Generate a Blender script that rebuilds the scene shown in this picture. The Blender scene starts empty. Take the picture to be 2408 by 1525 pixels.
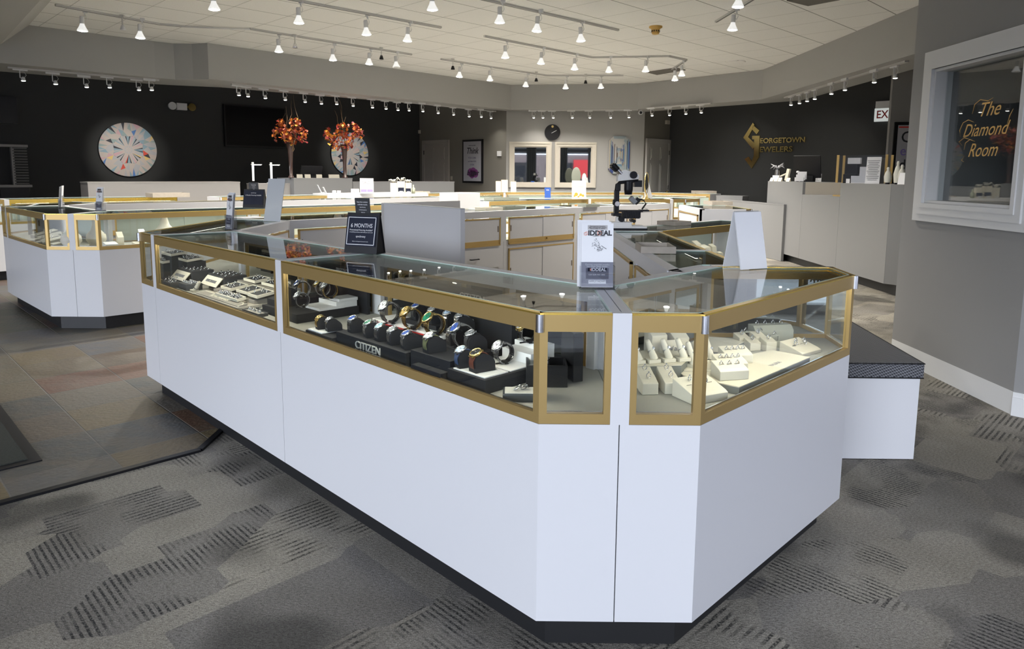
import bpy, math, random
from mathutils import Matrix, Vector
rnd = random.Random(7)
S2 = math.sqrt(.5); PI = math.pi
C = bpy.context.scene.collection
sc = bpy.context.scene

# ------------------------------------------------------------------ camera, world, exposure
F, CX, CY, PIT, ROL, HC = 1630.25, 1204.0, 616.3, .1268, .0081, 1.387
YAW = PI/4 - .7813
def _axes():
    f = Vector((0, math.cos(PIT), -math.sin(PIT))); u = Vector((0, math.sin(PIT), math.cos(PIT))); r = Vector((1, 0, 0))
    c, s = math.cos(ROL), math.sin(ROL)
    r2 = c*r + s*u; u2 = -s*r + c*u
    Z = Matrix.Rotation(YAW, 3, 'Z')
    return Z @ r2, Z @ u2, Z @ f
AR, AU, AF = _axes()
cam = bpy.data.cameras.new('camera'); co = bpy.data.objects.new('camera', cam); C.objects.link(co)
co.matrix_world = Matrix(((AR.x, AU.x, -AF.x, 0), (AR.y, AU.y, -AF.y, 0), (AR.z, AU.z, -AF.z, HC), (0, 0, 0, 1)))
cam.sensor_width = 36; cam.lens = F/2408*36; cam.shift_y = -(762.5-CY)/2408; cam.clip_start = .05
sc.camera = co
w = bpy.data.worlds.new('sky'); sc.world = w; w.use_nodes = True
w.node_tree.nodes['Background'].inputs[0].default_value = (.76, .81, 1, 1)
w.node_tree.nodes['Background'].inputs[1].default_value = 3.1
sc.view_settings.view_transform = 'Standard'; sc.view_settings.look = 'None'
sc.view_settings.exposure = 0.0; sc.view_settings.gamma = 1; sc.view_settings.use_curve_mapping = False
sc.cycles.use_denoising = True
sc.cycles.max_bounces = 7; sc.cycles.diffuse_bounces = 3; sc.cycles.glossy_bounces = 4; sc.cycles.transparent_max_bounces = 24
sc.cycles.sample_clamp_indirect = 4; sc.cycles.caustics_reflective = False; sc.cycles.caustics_refractive = False
SPOT_W, TRACK_W, STRIP_E = 235, 16, 60
DAY = []

def portal(x, y, z, sx, sz, rz):
    l = bpy.data.lights.new('window_portal', 'AREA'); l.shape = 'RECTANGLE'; l.size = sx; l.size_y = sz
    l.cycles.is_portal = True
    o = bpy.data.objects.new('window_portal', l); C.objects.link(o); o.location = (x, y, z)
    o.rotation_euler = (PI/2, 0, rz)
portal(-2.5, -1.3, 1.45, 17, 2.6, 0)
# hazy daylight from the street, low and very soft, entering through the storefront
sl = bpy.data.lights.new('street_daylight', 'SUN'); sl.energy = 4.1; sl.angle = math.radians(30); sl.color = (.84, .87, 1)
so = bpy.data.objects.new('street_daylight', sl); C.objects.link(so); so.rotation_euler = Vector((.48, .87, -.12)).to_track_quat('-Z', 'Y').to_euler()

def at(px, py, z):
    d = AR*((px-CX)/F) + AU*((CY-py)/F) + AF
    t = (z-HC)/d.z
    return Vector((d.x*t, d.y*t, z))
def onwall(px, py, p0, ang):
    a = math.radians(ang); n = Vector((-math.sin(a), math.cos(a), 0))
    d = AR*((px-CX)/F) + AU*((CY-py)/F) + AF
    t = n.dot(Vector((p0[0], p0[1], 0))) / n.dot(d)
    return Vector((d.x*t, d.y*t, HC+d.z*t))

# ------------------------------------------------------------------ materials
MATS = {}
def mat(name, col, rough=.5, metal=0, emit=0, spec=.5, noise=0, nscale=60, bump=0, bscale=200):
    if name in MATS: return MATS[name]
    m = bpy.data.materials.new(name); m.use_nodes = True; nt = m.node_tree; b = nt.nodes['Principled BSDF']
    b.inputs['Base Color'].default_value = (*col, 1); b.inputs['Roughness'].default_value = rough
    b.inputs['Metallic'].default_value = metal; b.inputs['Specular IOR Level'].default_value = spec
    if emit:
        b.inputs['Emission Color'].default_value = (*col, 1); b.inputs['Emission Strength'].default_value = emit
    if noise:
        tc = nt.nodes.new('ShaderNodeTexCoord'); n = nt.nodes.new('ShaderNodeTexNoise'); n.inputs['Scale'].default_value = nscale
        n.inputs['Detail'].default_value = 4
        mx = nt.nodes.new('ShaderNodeMix'); mx.data_type = 'RGBA'
        mx.inputs[6].default_value = (*[c*(1-noise) for c in col], 1); mx.inputs[7].default_value = (*[min(1, c*(1+noise)) for c in col], 1)
        nt.links.new(tc.outputs['Object'], n.inputs['Vector']); nt.links.new(n.outputs['Fac'], mx.inputs[0])
        nt.links.new(mx.outputs[2], b.inputs['Base Color'])
    if bump:
        tc = nt.nodes.new('ShaderNodeTexCoord'); n = nt.nodes.new('ShaderNodeTexNoise'); n.inputs['Scale'].default_value = bscale
        bp = nt.nodes.new('ShaderNodeBump'); bp.inputs['Strength'].default_value = bump; bp.inputs['Distance'].default_value = .002
        nt.links.new(tc.outputs['Object'], n.inputs['Vector']); nt.links.new(n.outputs['Fac'], bp.inputs['Height']); nt.links.new(bp.outputs[0], b.inputs['Normal'])
    MATS[name] = m; return m
def glassmat(name, tint=(.97, .99, .98), f0=.04, rough=0):
    m = bpy.data.materials.new(name); m.use_nodes = True; nt = m.node_tree; nt.nodes.clear()
    out = nt.nodes.new('ShaderNodeOutputMaterial'); t = nt.nodes.new('ShaderNodeBsdfTransparent'); t.inputs[0].default_value = (*tint, 1)
    g = nt.nodes.new('ShaderNodeBsdfGlossy'); g.inputs['Roughness'].default_value = rough; mx = nt.nodes.new('ShaderNodeMixShader')
    ge = nt.nodes.new('ShaderNodeNewGeometry'); vm = nt.nodes.new('ShaderNodeVectorMath'); vm.operation = 'DOT_PRODUCT'
    nt.links.new(ge.outputs['Normal'], vm.inputs[0]); nt.links.new(ge.outputs['Incoming'], vm.inputs[1])
    def M(op, a, b=0, c=0):
        n = nt.nodes.new('ShaderNodeMath'); n.operation = op
        for i, v in enumerate((a, b, c)):
            if isinstance(v, (int, float)): n.inputs[i].default_value = v
            else: nt.links.new(v, n.inputs[i])
        return n.outputs[0]
    f = M('MULTIPLY_ADD', M('POWER', M('SUBTRACT', 1, M('MINIMUM', M('ABSOLUTE', vm.outputs['Value']), 1)), 5), 1-f0, f0)
    nt.links.new(f, mx.inputs[0]); nt.links.new(t.outputs[0], mx.inputs[1]); nt.links.new(g.outputs[0], mx.inputs[2])
    nt.links.new(mx.outputs[0], out.inputs[0]); MATS[name] = m; return m
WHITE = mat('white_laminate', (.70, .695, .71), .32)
GREYLAM = mat('grey_laminate', (.20, .20, .203), .45, noise=.04, nscale=400)
GOLD = mat('gold_anodised', (.50, .345, .135), .42, .65)
GOLDT = mat('bright_gold_edge', (.85, .58, .12), .25, .9)
BRASS = mat('polished_brass', (.80, .62, .25), .12, 1)
CHROME = mat('chrome', (.75, .75, .78), .18, 1)
STEEL = mat('watch_steel', (.72, .72, .74), .22, 1)
YGOLD = mat('yellow_gold', (.95, .70, .28), .2, 1)
BLACK = mat('black_plastic', (.010, .010, .012), .38, spec=.3)
KICK = mat('kick_black', (.012, .012, .013), .5)
DECK = mat('deck_fabric', (.43, .42, .37), .9, noise=.12, nscale=500)
BLKFAB = mat('black_leatherette', (.014, .015, .019), .65, spec=.25, noise=.3, nscale=600)
GRYFAB = mat('charcoal_suede', (.055, .057, .062), .85, noise=.2, nscale=500)
CREAM = mat('cream_leatherette', (.80, .74, .60), .5)
CREAMB = mat('beige_board', (.50, .46, .39), .6)
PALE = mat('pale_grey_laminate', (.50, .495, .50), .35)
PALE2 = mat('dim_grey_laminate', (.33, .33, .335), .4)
WPLAS = mat('white_plastic', (.82, .82, .82), .35)
WMATT = mat('white_card', (.83, .83, .85), .6)
GREENEDGE = mat('glass_edge_green', (.62, .78, .70), .2)
MIRROR = mat('mirror', (.86, .89, .88), .02, 1)
GLASS = glassmat('case_glass', (.965, .985, .975), .045)
WINGLASS = glassmat('window_glass', (.9, .92, .92), .09)
ACRYL = glassmat('clear_acrylic', (.93, .94, .96), .08)
LED = mat('led_white', (1, .95, .80), .5, emit=STRIP_E)
BULB = mat('bulb_face', (1, .97, .9), .5, emit=30)
LAMPW = mat('lamp_white', (.74, .74, .74), .45)
SHADEW = mat('frosted_bulb_body', (.80, .80, .78), .45, emit=.8)
WALLG = mat('grey_paint', (.310, .302, .290), .8, bump=.15, bscale=120)
WALLG2 = mat('taupe_paint', (.19, .178, .155), .8, bump=.15, bscale=120)
WALLB = mat('black_paint', (.027, .0285, .0290), .7, bump=.2, bscale=90)
SOFF = mat('soffit_paint', (.36, .355, .34), .8, bump=.15, bscale=120)
TRIM = mat('trim_white', (.80, .79, .77), .45)
TRIMC = mat('trim_cream', (.50, .46, .39), .5)
INK = mat('ink_black', (.02, .02, .03), .6)
INKG = mat('ink_grey', (.25, .25, .27), .6)
INKR = mat('ink_coral', (.80, .30, .20), .6)
PURPLE = mat('ink_purple', (.25, .20, .55), .6)
BLUE = mat('ink_blue', (.03, .10, .40), .5)
NAVY = mat('navy_card', (.014, .017, .034), .55, spec=.2)
INKW = mat('ink_white', (.85, .85, .87), .6)
GREYSIL = mat('grey_silver_card', (.35, .35, .40), .5)
LEATHER = mat('dark_vinyl', (.045, .046, .055), .38)
WOODT = mat('tray_wood_taupe', (.42, .37, .31), .6, noise=.15, nscale=30)

# ------------------------------------------------------------------ mesh helpers
class MB:
    def __init__(s, m=None): s.v = []; s.f = []; s.mi = []; s.sm = []; s.mats = []; s.T = Matrix(); s.m = m
    def add(s, vs, fs, smooth=False, m=None):
        m = m or s.m
        if m not in s.mats: s.mats.append(m)
        k = s.mats.index(m); n = len(s.v)
        s.v += [s.T @ Vector(v) for v in vs]
        for f in fs: s.f.append([i+n for i in f]); s.mi.append(k); s.sm.append(smooth)
        return s
    def box(s, c, d, rz=0, m=None, R=None):
        x, y, z = [q/2 for q in d]
        A = Matrix.Translation(Vector(c)) @ (R.to_4x4() if R is not None else Matrix.Rotation(rz, 4, 'Z'))
        vs = [A @ Vector(p) for p in [(-x,-y,-z),(x,-y,-z),(x,y,-z),(-x,y,-z),(-x,-y,z),(x,-y,z),(x,y,z),(-x,y,z)]]
        return s.add(vs, [(0,3,2,1),(4,5,6,7),(0,1,5,4),(1,2,6,5),(2,3,7,6),(3,0,4,7)], m=m)
    def prism(s, poly, z0, z1, m=None):
        n = len(poly); a = sum(poly[i][0]*poly[(i+1)%n][1]-poly[(i+1)%n][0]*poly[i][1] for i in range(n))
        if a < 0: poly = list(reversed(poly))
        vs = [(p[0], p[1], z0) for p in poly] + [(p[0], p[1], z1) for p in poly]
        return s.add(vs, [tuple(reversed(range(n))), tuple(range(n, 2*n))] + [(i, (i+1)%n, n+(i+1)%n, n+i) for i in range(n)], m=m)
    def wedge(s, pts, x0, x1, m=None):      # profile in y,z extruded along x
        n = len(pts); vs = [(x0, p[0], p[1]) for p in pts] + [(x1, p[0], p[1]) for p in pts]
        return s.add(vs, [tuple(range(n)), tuple(reversed(range(n, 2*n)))] + [(i, n+i, n+(i+1)%n, (i+1)%n) for i in range(n)], m=m)
    def bar(s, p, q, wd, z0, z1, off=0, m=None):   # horizontal bar from p to q; off = shift to the left of travel
        p = Vector(p[:2]); q = Vector(q[:2]); d = (q-p).normalized(); n = Vector((-d.y, d.x))
        a = p+n*off; b = q+n*off
        return s.prism([a, b, b+n*wd, a+n*wd], z0, z1, m=m)
    def cyl(s, p0, p1, r0, r1=None, n=14, m=None, smooth=True, cap=True):
        r1 = r0 if r1 is None else r1; p0 = Vector(p0); p1 = Vector(p1); d = (p1-p0)
        q = d.to_track_quat('Z', 'Y').to_matrix()
        vs = [p0+q@Vector((r0*math.cos(2*PI*i/n), r0*math.sin(2*PI*i/n), 0)) for i in range(n)] + [p1+q@Vector((r1*math.cos(2*PI*i/n), r1*math.sin(2*PI*i/n), 0)) for i in range(n)]
        s.add(vs, [(i, (i+1)%n, n+(i+1)%n, n+i) for i in range(n)], smooth, m)
        if cap: s.add(vs, [tuple(reversed(range(n))), tuple(range(n, 2*n))], False, m)
        return s
    def lathe(s, prof, n=20, c=(0,0,0), m=None, smooth=True):
        k = len(prof); vs = []
        for r, z in prof: vs += [(c[0]+r*math.cos(2*PI*i/n), c[1]+r*math.sin(2*PI*i/n), c[2]+z) for i in range(n)]
        return s.add(vs, [(j*n+i, j*n+(i+1)%n, (j+1)*n+(i+1)%n, (j+1)*n+i) for j in range(k-1) for i in range(n)], smooth, m)
    def tube(s, pts, r, n=6, m=None, closed=False):
        pts = [Vector(p) for p in pts]; k = len(pts); vs = []
        for i, p in enumerate(pts):
            a = pts[i-1] if (i or closed) else p; b = pts[(i+1)%k] if (i < k-1 or closed) else p
            q = (b-a).to_track_quat('Z', 'Y').to_matrix(); rr = r[i] if isinstance(r, (list, tuple)) else r
            vs += [p+q@Vector((rr*math.cos(2*PI*j/n), rr*math.sin(2*PI*j/n), 0)) for j in range(n)]
        fs = [(i*n+j, i*n+(j+1)%n, ((i+1)%k)*n+(j+1)%n, ((i+1)%k)*n+j) for i in range(k if closed else k-1) for j in range(n)]
        if not closed: fs += [tuple(reversed(range(n))), tuple(range((k-1)*n, k*n))]
        return s.add(vs, fs, True, m)
    def ell(s, c, r, nu=14, nv=8, m=None):
        vs = [(c[0], c[1], c[2]-r[2])]
        for j in range(1, nv):
            t = -PI/2+PI*j/nv
            vs += [(c[0]+r[0]*math.cos(t)*math.cos(2*PI*i/nu), c[1]+r[1]*math.cos(t)*math.sin(2*PI*i/nu), c[2]+r[2]*math.sin(t)) for i in range(nu)]
        vs.append((c[0], c[1], c[2]+r[2])); L = len(vs)-1
        fs = [(0, 1+(i+1)%nu, 1+i) for i in range(nu)] + [(1+j*nu+i, 1+j*nu+(i+1)%nu, 1+(j+1)*nu+(i+1)%nu, 1+(j+1)*nu+i) for j in range(nv-2) for i in range(nu)]
        fs += [(L, 1+(nv-2)*nu+i, 1+(nv-2)*nu+(i+1)%nu) for i in range(nu)]
        return s.add(vs, fs, True, m)
    def text(s, body, size, T, m=None, shear=0, sx=1, align='CENTER', ext=.0004, bold=0, font=0):
        c = bpy.data.curves.new('t', 'FONT'); c.body = body; c.size = size; c.align_x = align; c.align_y = 'CENTER'; c.shear = shear
        c.extrude = ext; c.offset = bold; c.resolution_u = 3
        o = bpy.data.objects.new('t', c); me = bpy.data.meshes.new_from_object(o)
        A = T @ Matrix.Diagonal((sx, 1, 1, 1))
        s.add([A @ v.co for v in me.vertices], [tuple(p.vertices) for p in me.polygons], m=m)
        bpy.data.objects.remove(o); bpy.data.meshes.remove(me); bpy.data.curves.remove(c)
        return s
    def obj(s, name, parent=None, world=False, bevel=0):
        me = bpy.data.meshes.new(name)
        off = Vector(parent.location) if (parent is not None and world) else Vector((0, 0, 0))
        me.from_pydata([tuple(v-off) for v in s.v], [], s.f)
        for m in s.mats: me.materials.append(m)
        me.polygons.foreach_set('material_index', s.mi); me.polygons.foreach_set('use_smooth', s.sm); me.update()
        o = bpy.data.objects.new(name, me); C.objects.link(o)
        if parent is not None: o.parent = parent
        if bevel:
            b = o.modifiers.new('b', 'BEVEL'); b.width = bevel; b.segments = 2; b.limit_method = 'ANGLE'
        return o
def tag(o, label, cat, group=None, kind=None):
    o['label'] = label; o['category'] = cat
    if group: o['group'] = group
    if kind: o['kind'] = kind
    return o
def thing(name, label, cat, loc=(0, 0, 0), rz=0, group=None):
    o = bpy.data.objects.new(name, None); C.objects.link(o); o.location = loc; o.rotation_euler = (0, 0, rz); o.empty_display_size = .05
    return tag(o, label, cat, group)
def struct(name, b, **k):
    o = b.obj(name, **k); o['kind'] = 'structure'; return o
def dup(root, loc, rz, label, group=None, scale=None):
    def cp(o, par):
        c = o.copy(); C.objects.link(c); c.parent = par
        for ch in o.children: cp(ch, c)
        return c
    r = cp(root, None); r.location = loc; r.rotation_euler = (root.rotation_euler[0], root.rotation_euler[1], rz); r['label'] = label
    if group: r['group'] = group
    if scale: r.scale = (scale,)*3
    return r
ORD = ['first', 'second', 'third', 'fourth', 'fifth', 'sixth', 'seventh', 'eighth', 'ninth', 'tenth', 'eleventh', 'twelfth', 'thirteenth', 'fourteenth', 'fifteenth', 'sixteenth', 'seventeenth', 'eighteenth', 'nineteenth', 'twentieth']
def RX(a): return Matrix.Rotation(a, 4, 'X')
def RY(a): return Matrix.Rotation(a, 4, 'Y')
def RZ(a): return Matrix.Rotation(a, 4, 'Z')
def TR(x, y, z): return Matrix.Translation((x, y, z))
# ------------------------------------------------------------------ room shell
class NT:
    def __init__(s, name, rough=.8):
        s.m = bpy.data.materials.new(name); s.m.use_nodes = True; s.nt = s.m.node_tree; s.b = s.nt.nodes['Principled BSDF']
        s.b.inputs['Roughness'].default_value = rough; s.tc = s.nt.nodes.new('ShaderNodeTexCoord').outputs['Object']
    def put(s, sock, v):
        if hasattr(v, 'is_output') or isinstance(v, bpy.types.NodeSocket): s.nt.links.new(v, sock)
        else: sock.default_value = v
    def math(s, op, a, b=0, c=0):
        n = s.nt.nodes.new('ShaderNodeMath'); n.operation = op
        for i, v in enumerate((a, b, c)): s.put(n.inputs[i], v)
        return n.outputs[0]
    def mix(s, f, a, b):
        n = s.nt.nodes.new('ShaderNodeMix'); n.data_type = 'RGBA'; s.put(n.inputs[0], f)
        s.put(n.inputs[6], (*a, 1) if isinstance(a, tuple) else a); s.put(n.inputs[7], (*b, 1) if isinstance(b, tuple) else b); return n.outputs[2]
    def mapping(s, v, rz=0, sc=(1, 1, 1), loc=(0, 0, 0)):
        n = s.nt.nodes.new('ShaderNodeMapping'); s.put(n.inputs[0], v); n.inputs['Rotation'].default_value = (0, 0, rz)
        n.inputs['Scale'].default_value = sc; n.inputs['Location'].default_value = loc; return n.outputs[0]
    def noise(s, v, scale, detail=2, rough=.5, out='Fac'):
        n = s.nt.nodes.new('ShaderNodeTexNoise'); s.put(n.inputs['Vector'], v); n.inputs['Scale'].default_value = scale
        n.inputs['Detail'].default_value = detail; n.inputs['Roughness'].default_value = rough; return n.outputs[out]
    def white(s, v):
        n = s.nt.nodes.new('ShaderNodeTexWhiteNoise'); s.put(n.inputs['Vector'], v); return n.outputs['Color'], n.outputs['Value']
    def sep(s, v):
        n = s.nt.nodes.new('ShaderNodeSeparateXYZ'); s.put(n.inputs[0], v); return n.outputs
    def comb(s, x, y, z=0):
        n = s.nt.nodes.new('ShaderNodeCombineXYZ'); s.put(n.inputs[0], x); s.put(n.inputs[1], y); s.put(n.inputs[2], z); return n.outputs[0]
    def ramp(s, f, stops, const=False):
        n = s.nt.nodes.new('ShaderNodeValToRGB'); s.put(n.inputs[0], f); r = n.color_ramp
        if const: r.interpolation = 'CONSTANT'
        while len(r.elements) < len(stops): r.elements.new(.5)
        for e, (p, c) in zip(r.elements, stops): e.position = p; e.color = (*c, 1)
        return n.outputs[0]
    def maprange(s, v, a, b, c=0, d=1):
        n = s.nt.nodes.new('ShaderNodeMapRange'); s.put(n.inputs[0], v); n.inputs[1].default_value = a; n.inputs[2].default_value = b
        n.inputs[3].default_value = c; n.inputs[4].default_value = d; return n.outputs[0]
    def bump(s, h, st, dist):
        n = s.nt.nodes.new('ShaderNodeBump'); s.put(n.inputs['Height'], h); n.inputs['Strength'].default_value = st; n.inputs['Distance'].default_value = dist
        s.nt.links.new(n.outputs[0], s.b.inputs['Normal'])
    def col(s, c): s.put(s.b.inputs['Base Color'], c); return s.m

def carpet_mat():
    k = NT('patterned_carpet', .95); k.b.inputs['Specular IOR Level'].default_value = .15
    R = k.mapping(k.tc, rz=-PI/4); x, y, _ = k.sep(R)
    wob = k.noise(k.tc, 22, 2); 
    big = k.noise(k.tc, 1.1, 3, .6)
    base = k.mix(k.maprange(big, .35, .65), (.25, .232, .20), (.39, .365, .325))
    vo = k.nt.nodes.new('ShaderNodeTexVoronoi'); vo.distance = 'CHEBYCHEV'; k.put(vo.inputs['Vector'], k.mapping(R, sc=(1, 1.5, 1), loc=(.3, .1, 0))); vo.inputs['Scale'].default_value = 2.1; vo.inputs['Randomness'].default_value = .9
    cr, cg, cb = [k.nt.nodes.new('ShaderNodeSeparateColor')] * 3
    sc_ = cr; k.nt.links.new(vo.outputs['Color'], sc_.inputs[0]); r, g, b_ = sc_.outputs[0], sc_.outputs[1], sc_.outputs[2]
    tone = k.mix(k.maprange(b_, 0, 1), (.70, .70, .72), (1.12, 1.1, 1.04))
    def mul(a, b):
        n = k.nt.nodes.new('ShaderNodeMix'); n.data_type = 'RGBA'; n.blend_type = 'MULTIPLY'; n.inputs[0].default_value = 1
        k.put(n.inputs[6], a); k.put(n.inputs[7], b); return n.outputs[2]
    c = mul(base, tone)
    # striped patches
    def stripes(axis, other, freq):
        v = k.math('ADD', k.math('MULTIPLY', axis, freq), k.math('MULTIPLY', wob, 1.2))
        s_ = k.math('SINE', v)
        fade = k.maprange(k.noise(R, 5, 2), .42, .55)
        return k.math('MULTIPLY', k.maprange(s_, -.1, .6), fade)
    fz = k.maprange(k.noise(k.mapping(k.tc, rz=.8, sc=(1, 1, 1)), 120, 2), .40, .56, .35, 1)
    st1 = k.math('MULTIPLY', k.math('MULTIPLY', stripes(x, y, 300), fz), k.math('GREATER_THAN', r, .66))
    st2 = k.math('MULTIPLY', k.math('MULTIPLY', stripes(y, x, 230), fz), k.math('MULTIPLY', k.math('GREATER_THAN', g, .80), k.math('LESS_THAN', r, .66)))
    st = k.math('MAXIMUM', st1, st2)
    c = k.mix(k.math('MULTIPLY', st, .86), c, (.016, .018, .020))
    dk = k.math('MULTIPLY', k.maprange(k.noise(R, 1.7, 1), .58, .66), .55)
    c = k.mix(dk, c, (.032, .032, .030))
    px = k.mapping(k.tc, sc=(1, 1, 1)); pile = k.noise(px, 230, 3, .7); pile2 = k.noise(k.mapping(k.tc, rz=.5, sc=(1, 2.2, 1)), 75, 2, .6)
    pv = k.math('ADD', k.maprange(pile, .3, .7, .60, 1.40), k.maprange(pile2, .35, .65, -.22, .22))
    c = mul(c, k.comb(pv, pv, pv))
    k.bump(k.math('ADD', pile, k.math('MULTIPLY', pile2, .8)), .9, .006)
    return k.col(c)
def slate_mat():
    k = NT('slate_tile', .5)
    R = k.mapping(k.tc, rz=-PI/4); x, y, _ = k.sep(R)    # x along 45 deg, y along 135 deg
    p = .43
    u = k.math('DIVIDE', k.math('SUBTRACT', x, .8937), p); v = k.math('DIVIDE', k.math('SUBTRACT', y, 4.991), p)
    row = k.math('FLOOR', u); iu = row; iv = k.math('FLOOR', v)
    col_, val = k.white(k.comb(iu, iv)); 
    c = k.ramp(val, [(0, (.065, .068, .060)), (.18, (.12, .12, .125)), (.34, (.19, .145, .07)), (.46, (.085, .075, .082)), (.60, (.17, .075, .042)), (.70, (.062, .068, .050)), (.84, (.16, .14, .10)), (1, (.10, .10, .118))])
    cloud = k.noise(k.mapping(k.tc, sc=(1, 1.6, 1)), 4.5, 5, .65)
    c = k.mix(k.maprange(cloud, .40, .68, 0, .6), c, (.16, .125, .085))
    streak = k.noise(k.mapping(R, sc=(1, 4, 1)), 14, 4, .7)
    c = k.mix(k.maprange(streak, .5, .75, 0, .45), c, (.035, .036, .038))
    fu, fv = k.math('FRACT', u), k.math('FRACT', v)
    g = k.math('MINIMUM', k.math('MINIMUM', fu, k.math('SUBTRACT', 1, fu)), k.math('MINIMUM', fv, k.math('SUBTRACT', 1, fv)))
    grout = k.maprange(g, .004, .011, 1, 0)
    c = k.mix(grout, c, (.16, .15, .13))
    h = k.math('SUBTRACT', k.math('ADD', k.math('MULTIPLY', streak, .6), k.noise(k.tc, 40, 3)), k.math('MULTIPLY', grout, 1.2))
    k.bump(h, .6, .006)
    return k.col(c)
def ceiling_mat():
    k = NT('acoustic_tile', .95); k.b.inputs['Specular IOR Level'].default_value = .1
    x, y, _ = k.sep(k.tc); p = .957
    u = k.math('FRACT', k.math('DIVIDE', k.math('ADD', k.math('SUBTRACT', x, y), 5.02), p)); v = k.math('FRACT', k.math('DIVIDE', k.math('SUBTRACT', k.math('ADD', x, y), 5.10), p))
    def ln(f, w_): return k.maprange(k.math('MINIMUM', f, k.math('SUBTRACT', 1, f)), w_*.6, w_, 1, 0)
    a, b = ln(u, .012), ln(v, .009)
    speck = k.noise(k.tc, 130, 3, .7)
    c = k.mix(k.maprange(speck, .32, .5), (.80, .79, .76), (.96, .95, .92))
    c = k.mix(k.math('MULTIPLY', b, .5), c, (.20, .19, .17)); c = k.mix(k.math('MULTIPLY', a, .75), c, (.13, .12, .11))
    k.bump(k.math('SUBTRACT', speck, k.math('MAXIMUM', a, b)), .5, .004)
    return k.col(c)
ZC, ZS, H, ZB, ZM = 3.30, 2.77, 1.0175, .123, .706
CARPET, SLATE, CEILM = carpet_mat(), slate_mat(), ceiling_mat()
FOOT = [(-11.5, -2.2), (6.2, -2.2), (6.2, .7), (8.6, 5.2), (8.6, 13.2), (6.85, 13.04), (3.6, 16.4), (2.84, 15.7), (-.2, 15.7), (-2.43, 18), (-11.7, 8.7)]
b = MB(CARPET); b.prism([(-12.2, -1.35), (8.9, -1.35), (8.9, 18.6), (-12.2, 18.6)], -.06, 0); struct('floor', b)
b = MB(SLATE); b.prism([(-1.567, 3.312), (-1.572, 3.62), (-2.05, 4.1), (-2.1, 9.2), (-11.6, 9.2), (-11.6, -1.23), (-6.11, -1.23)], .0, .004); struct('floor_slate', b)
b = MB(CEILM); b.prism([(-12.2, -1.35), (8.9, -1.35), (8.9, 18.6), (-12.2, 18.6)], ZC, ZC+.08); struct('ceiling', b)
b = MB(BLACK)
b.bar((-6.11, -1.23), (-1.567, 3.312), .035, 0, .012, -.017); b.bar((-1.567, 3.312), (-1.572, 3.62), .03, 0, .013, -.015)
tag(b.obj('transition_strip'), 'black rubber edging strip between slate tiles and carpet', 'floor edging')

def wall(name, p, q, z0=0, z1=ZC, m=WALLG, th=.1, side=-1):
    b = MB(m); b.bar(p, q, th, z0, z1, 0 if side > 0 else -th); return struct(name, b)
D0 = 15.7
c1 = (-.213, D0); c3 = (2.86, D0); c0 = (-2.46, 17.947); c4 = (3.585, 16.425)
wall('wall_back', c1, c3, side=1, m=WALLG)
wall('wall_back_left', c0, c1, side=1, m=WALLG2)
wall('wall_left_black', (-11.6, 8.807), c0, side=1, m=WALLB)
wall('wall_back_right', c3, c4, side=1, m=WALLG2)
wall('wall_right_black', c4, (7.5, 12.51), side=1, m=WALLB)
wall('wall_pilaster', (5.86, 11.085), (8.2, 10.6), side=1, m=WALLG)
wall('wall_right_far', (8.6, 11.05), (8.6, 5.2), side=1)
wall('wall_far_end', (7.4, 12.6), (8.7, 11.0), side=1)
wall('wall_left', (-11.6, 8.9), (-11.6, -1.3), side=-1, m=WALLG)
# the Diamond Room wall with its window
XW, Y0, Y1 = 2.94, 3.965, 5.29
wy0, wy1, wz0, wz1 = 4.09, 4.985, 1.205, 2.135
b = MB(WALLG)
for (a, e, z0, z1) in [(Y0, wy0, 0, ZC), (wy1, Y1, 0, ZC), (wy0, wy1, 0, wz0), (wy0, wy1, wz1, ZC)]: b.box((XW+.05, (a+e)/2, (z0+z1)/2), (.1, e-a, z1-z0))
struct('wall_right', b)
wall('wall_room_end', (2.98, Y1-.06), (8.6, Y1-.06), side=-1, m=WALLG)
wall('wall_right_near', (XW, Y0), (5.0, 1.905), side=1, m=WALLG)
b = MB(WALLG); b.bar((5.0, 1.905), (6.2, .705), .1, 2.75, ZC); b.bar((5.0, 1.905), (6.2, .705), .1, 0, .2); struct('wall_right_lintel', b)
wall('wall_room_front', (5.0, 1.905), (8.7, 1.905), side=1)
wall('wall_room_right', (8.6, 5.3), (8.6, 1.8), side=1)
b = MB(WALLG); b.box((6.25, -.3, 3.05), (.1, 2.0, .5)); b.box((6.25, -.3, .08), (.1, 2.0, .16)); struct('wall_side_near', b)
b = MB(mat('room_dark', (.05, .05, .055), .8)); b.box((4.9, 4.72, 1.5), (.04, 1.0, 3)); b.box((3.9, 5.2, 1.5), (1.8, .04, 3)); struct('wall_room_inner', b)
# window frame
f = thing('window_1', 'white framed interior window with gold script lettering on dark glass', 'window', (XW, 4.54, wz0)); f['kind'] = 'structure'
b = MB(TRIM); fw = .13
for k, (wd, dp) in enumerate([(fw, .022), (fw*.62, .034), (fw*.25, .042)]):
    a0, a1, q0, q1 = wy0-wd, wy1+wd, wz0-wd, wz1+wd
    for (ya, yb, za, zb) in [(a0, a1, q1-wd, q1), (a0, a1, q0, q0+wd), (a0, wy0, q0+wd, q1-wd), (wy1, a1, q0+wd, q1-wd)]:
        b.box((XW-dp/2, (ya+yb)/2, (za+zb)/2), (dp, yb-ya, zb-za))
for (ya, yb, za, zb) in [(wy0, wy1, wz1-.02, wz1), (wy0, wy1, wz0, wz0+.02), (wy0, wy0+.02, wz0+.02, wz1-.02), (wy1-.02, wy1, wz0+.02, wz1-.02)]:
    b.box((XW+.04, (ya+yb)/2, (za+zb)/2), (.12, yb-ya, zb-za))
b.obj('window_frame', f, world=True)
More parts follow.
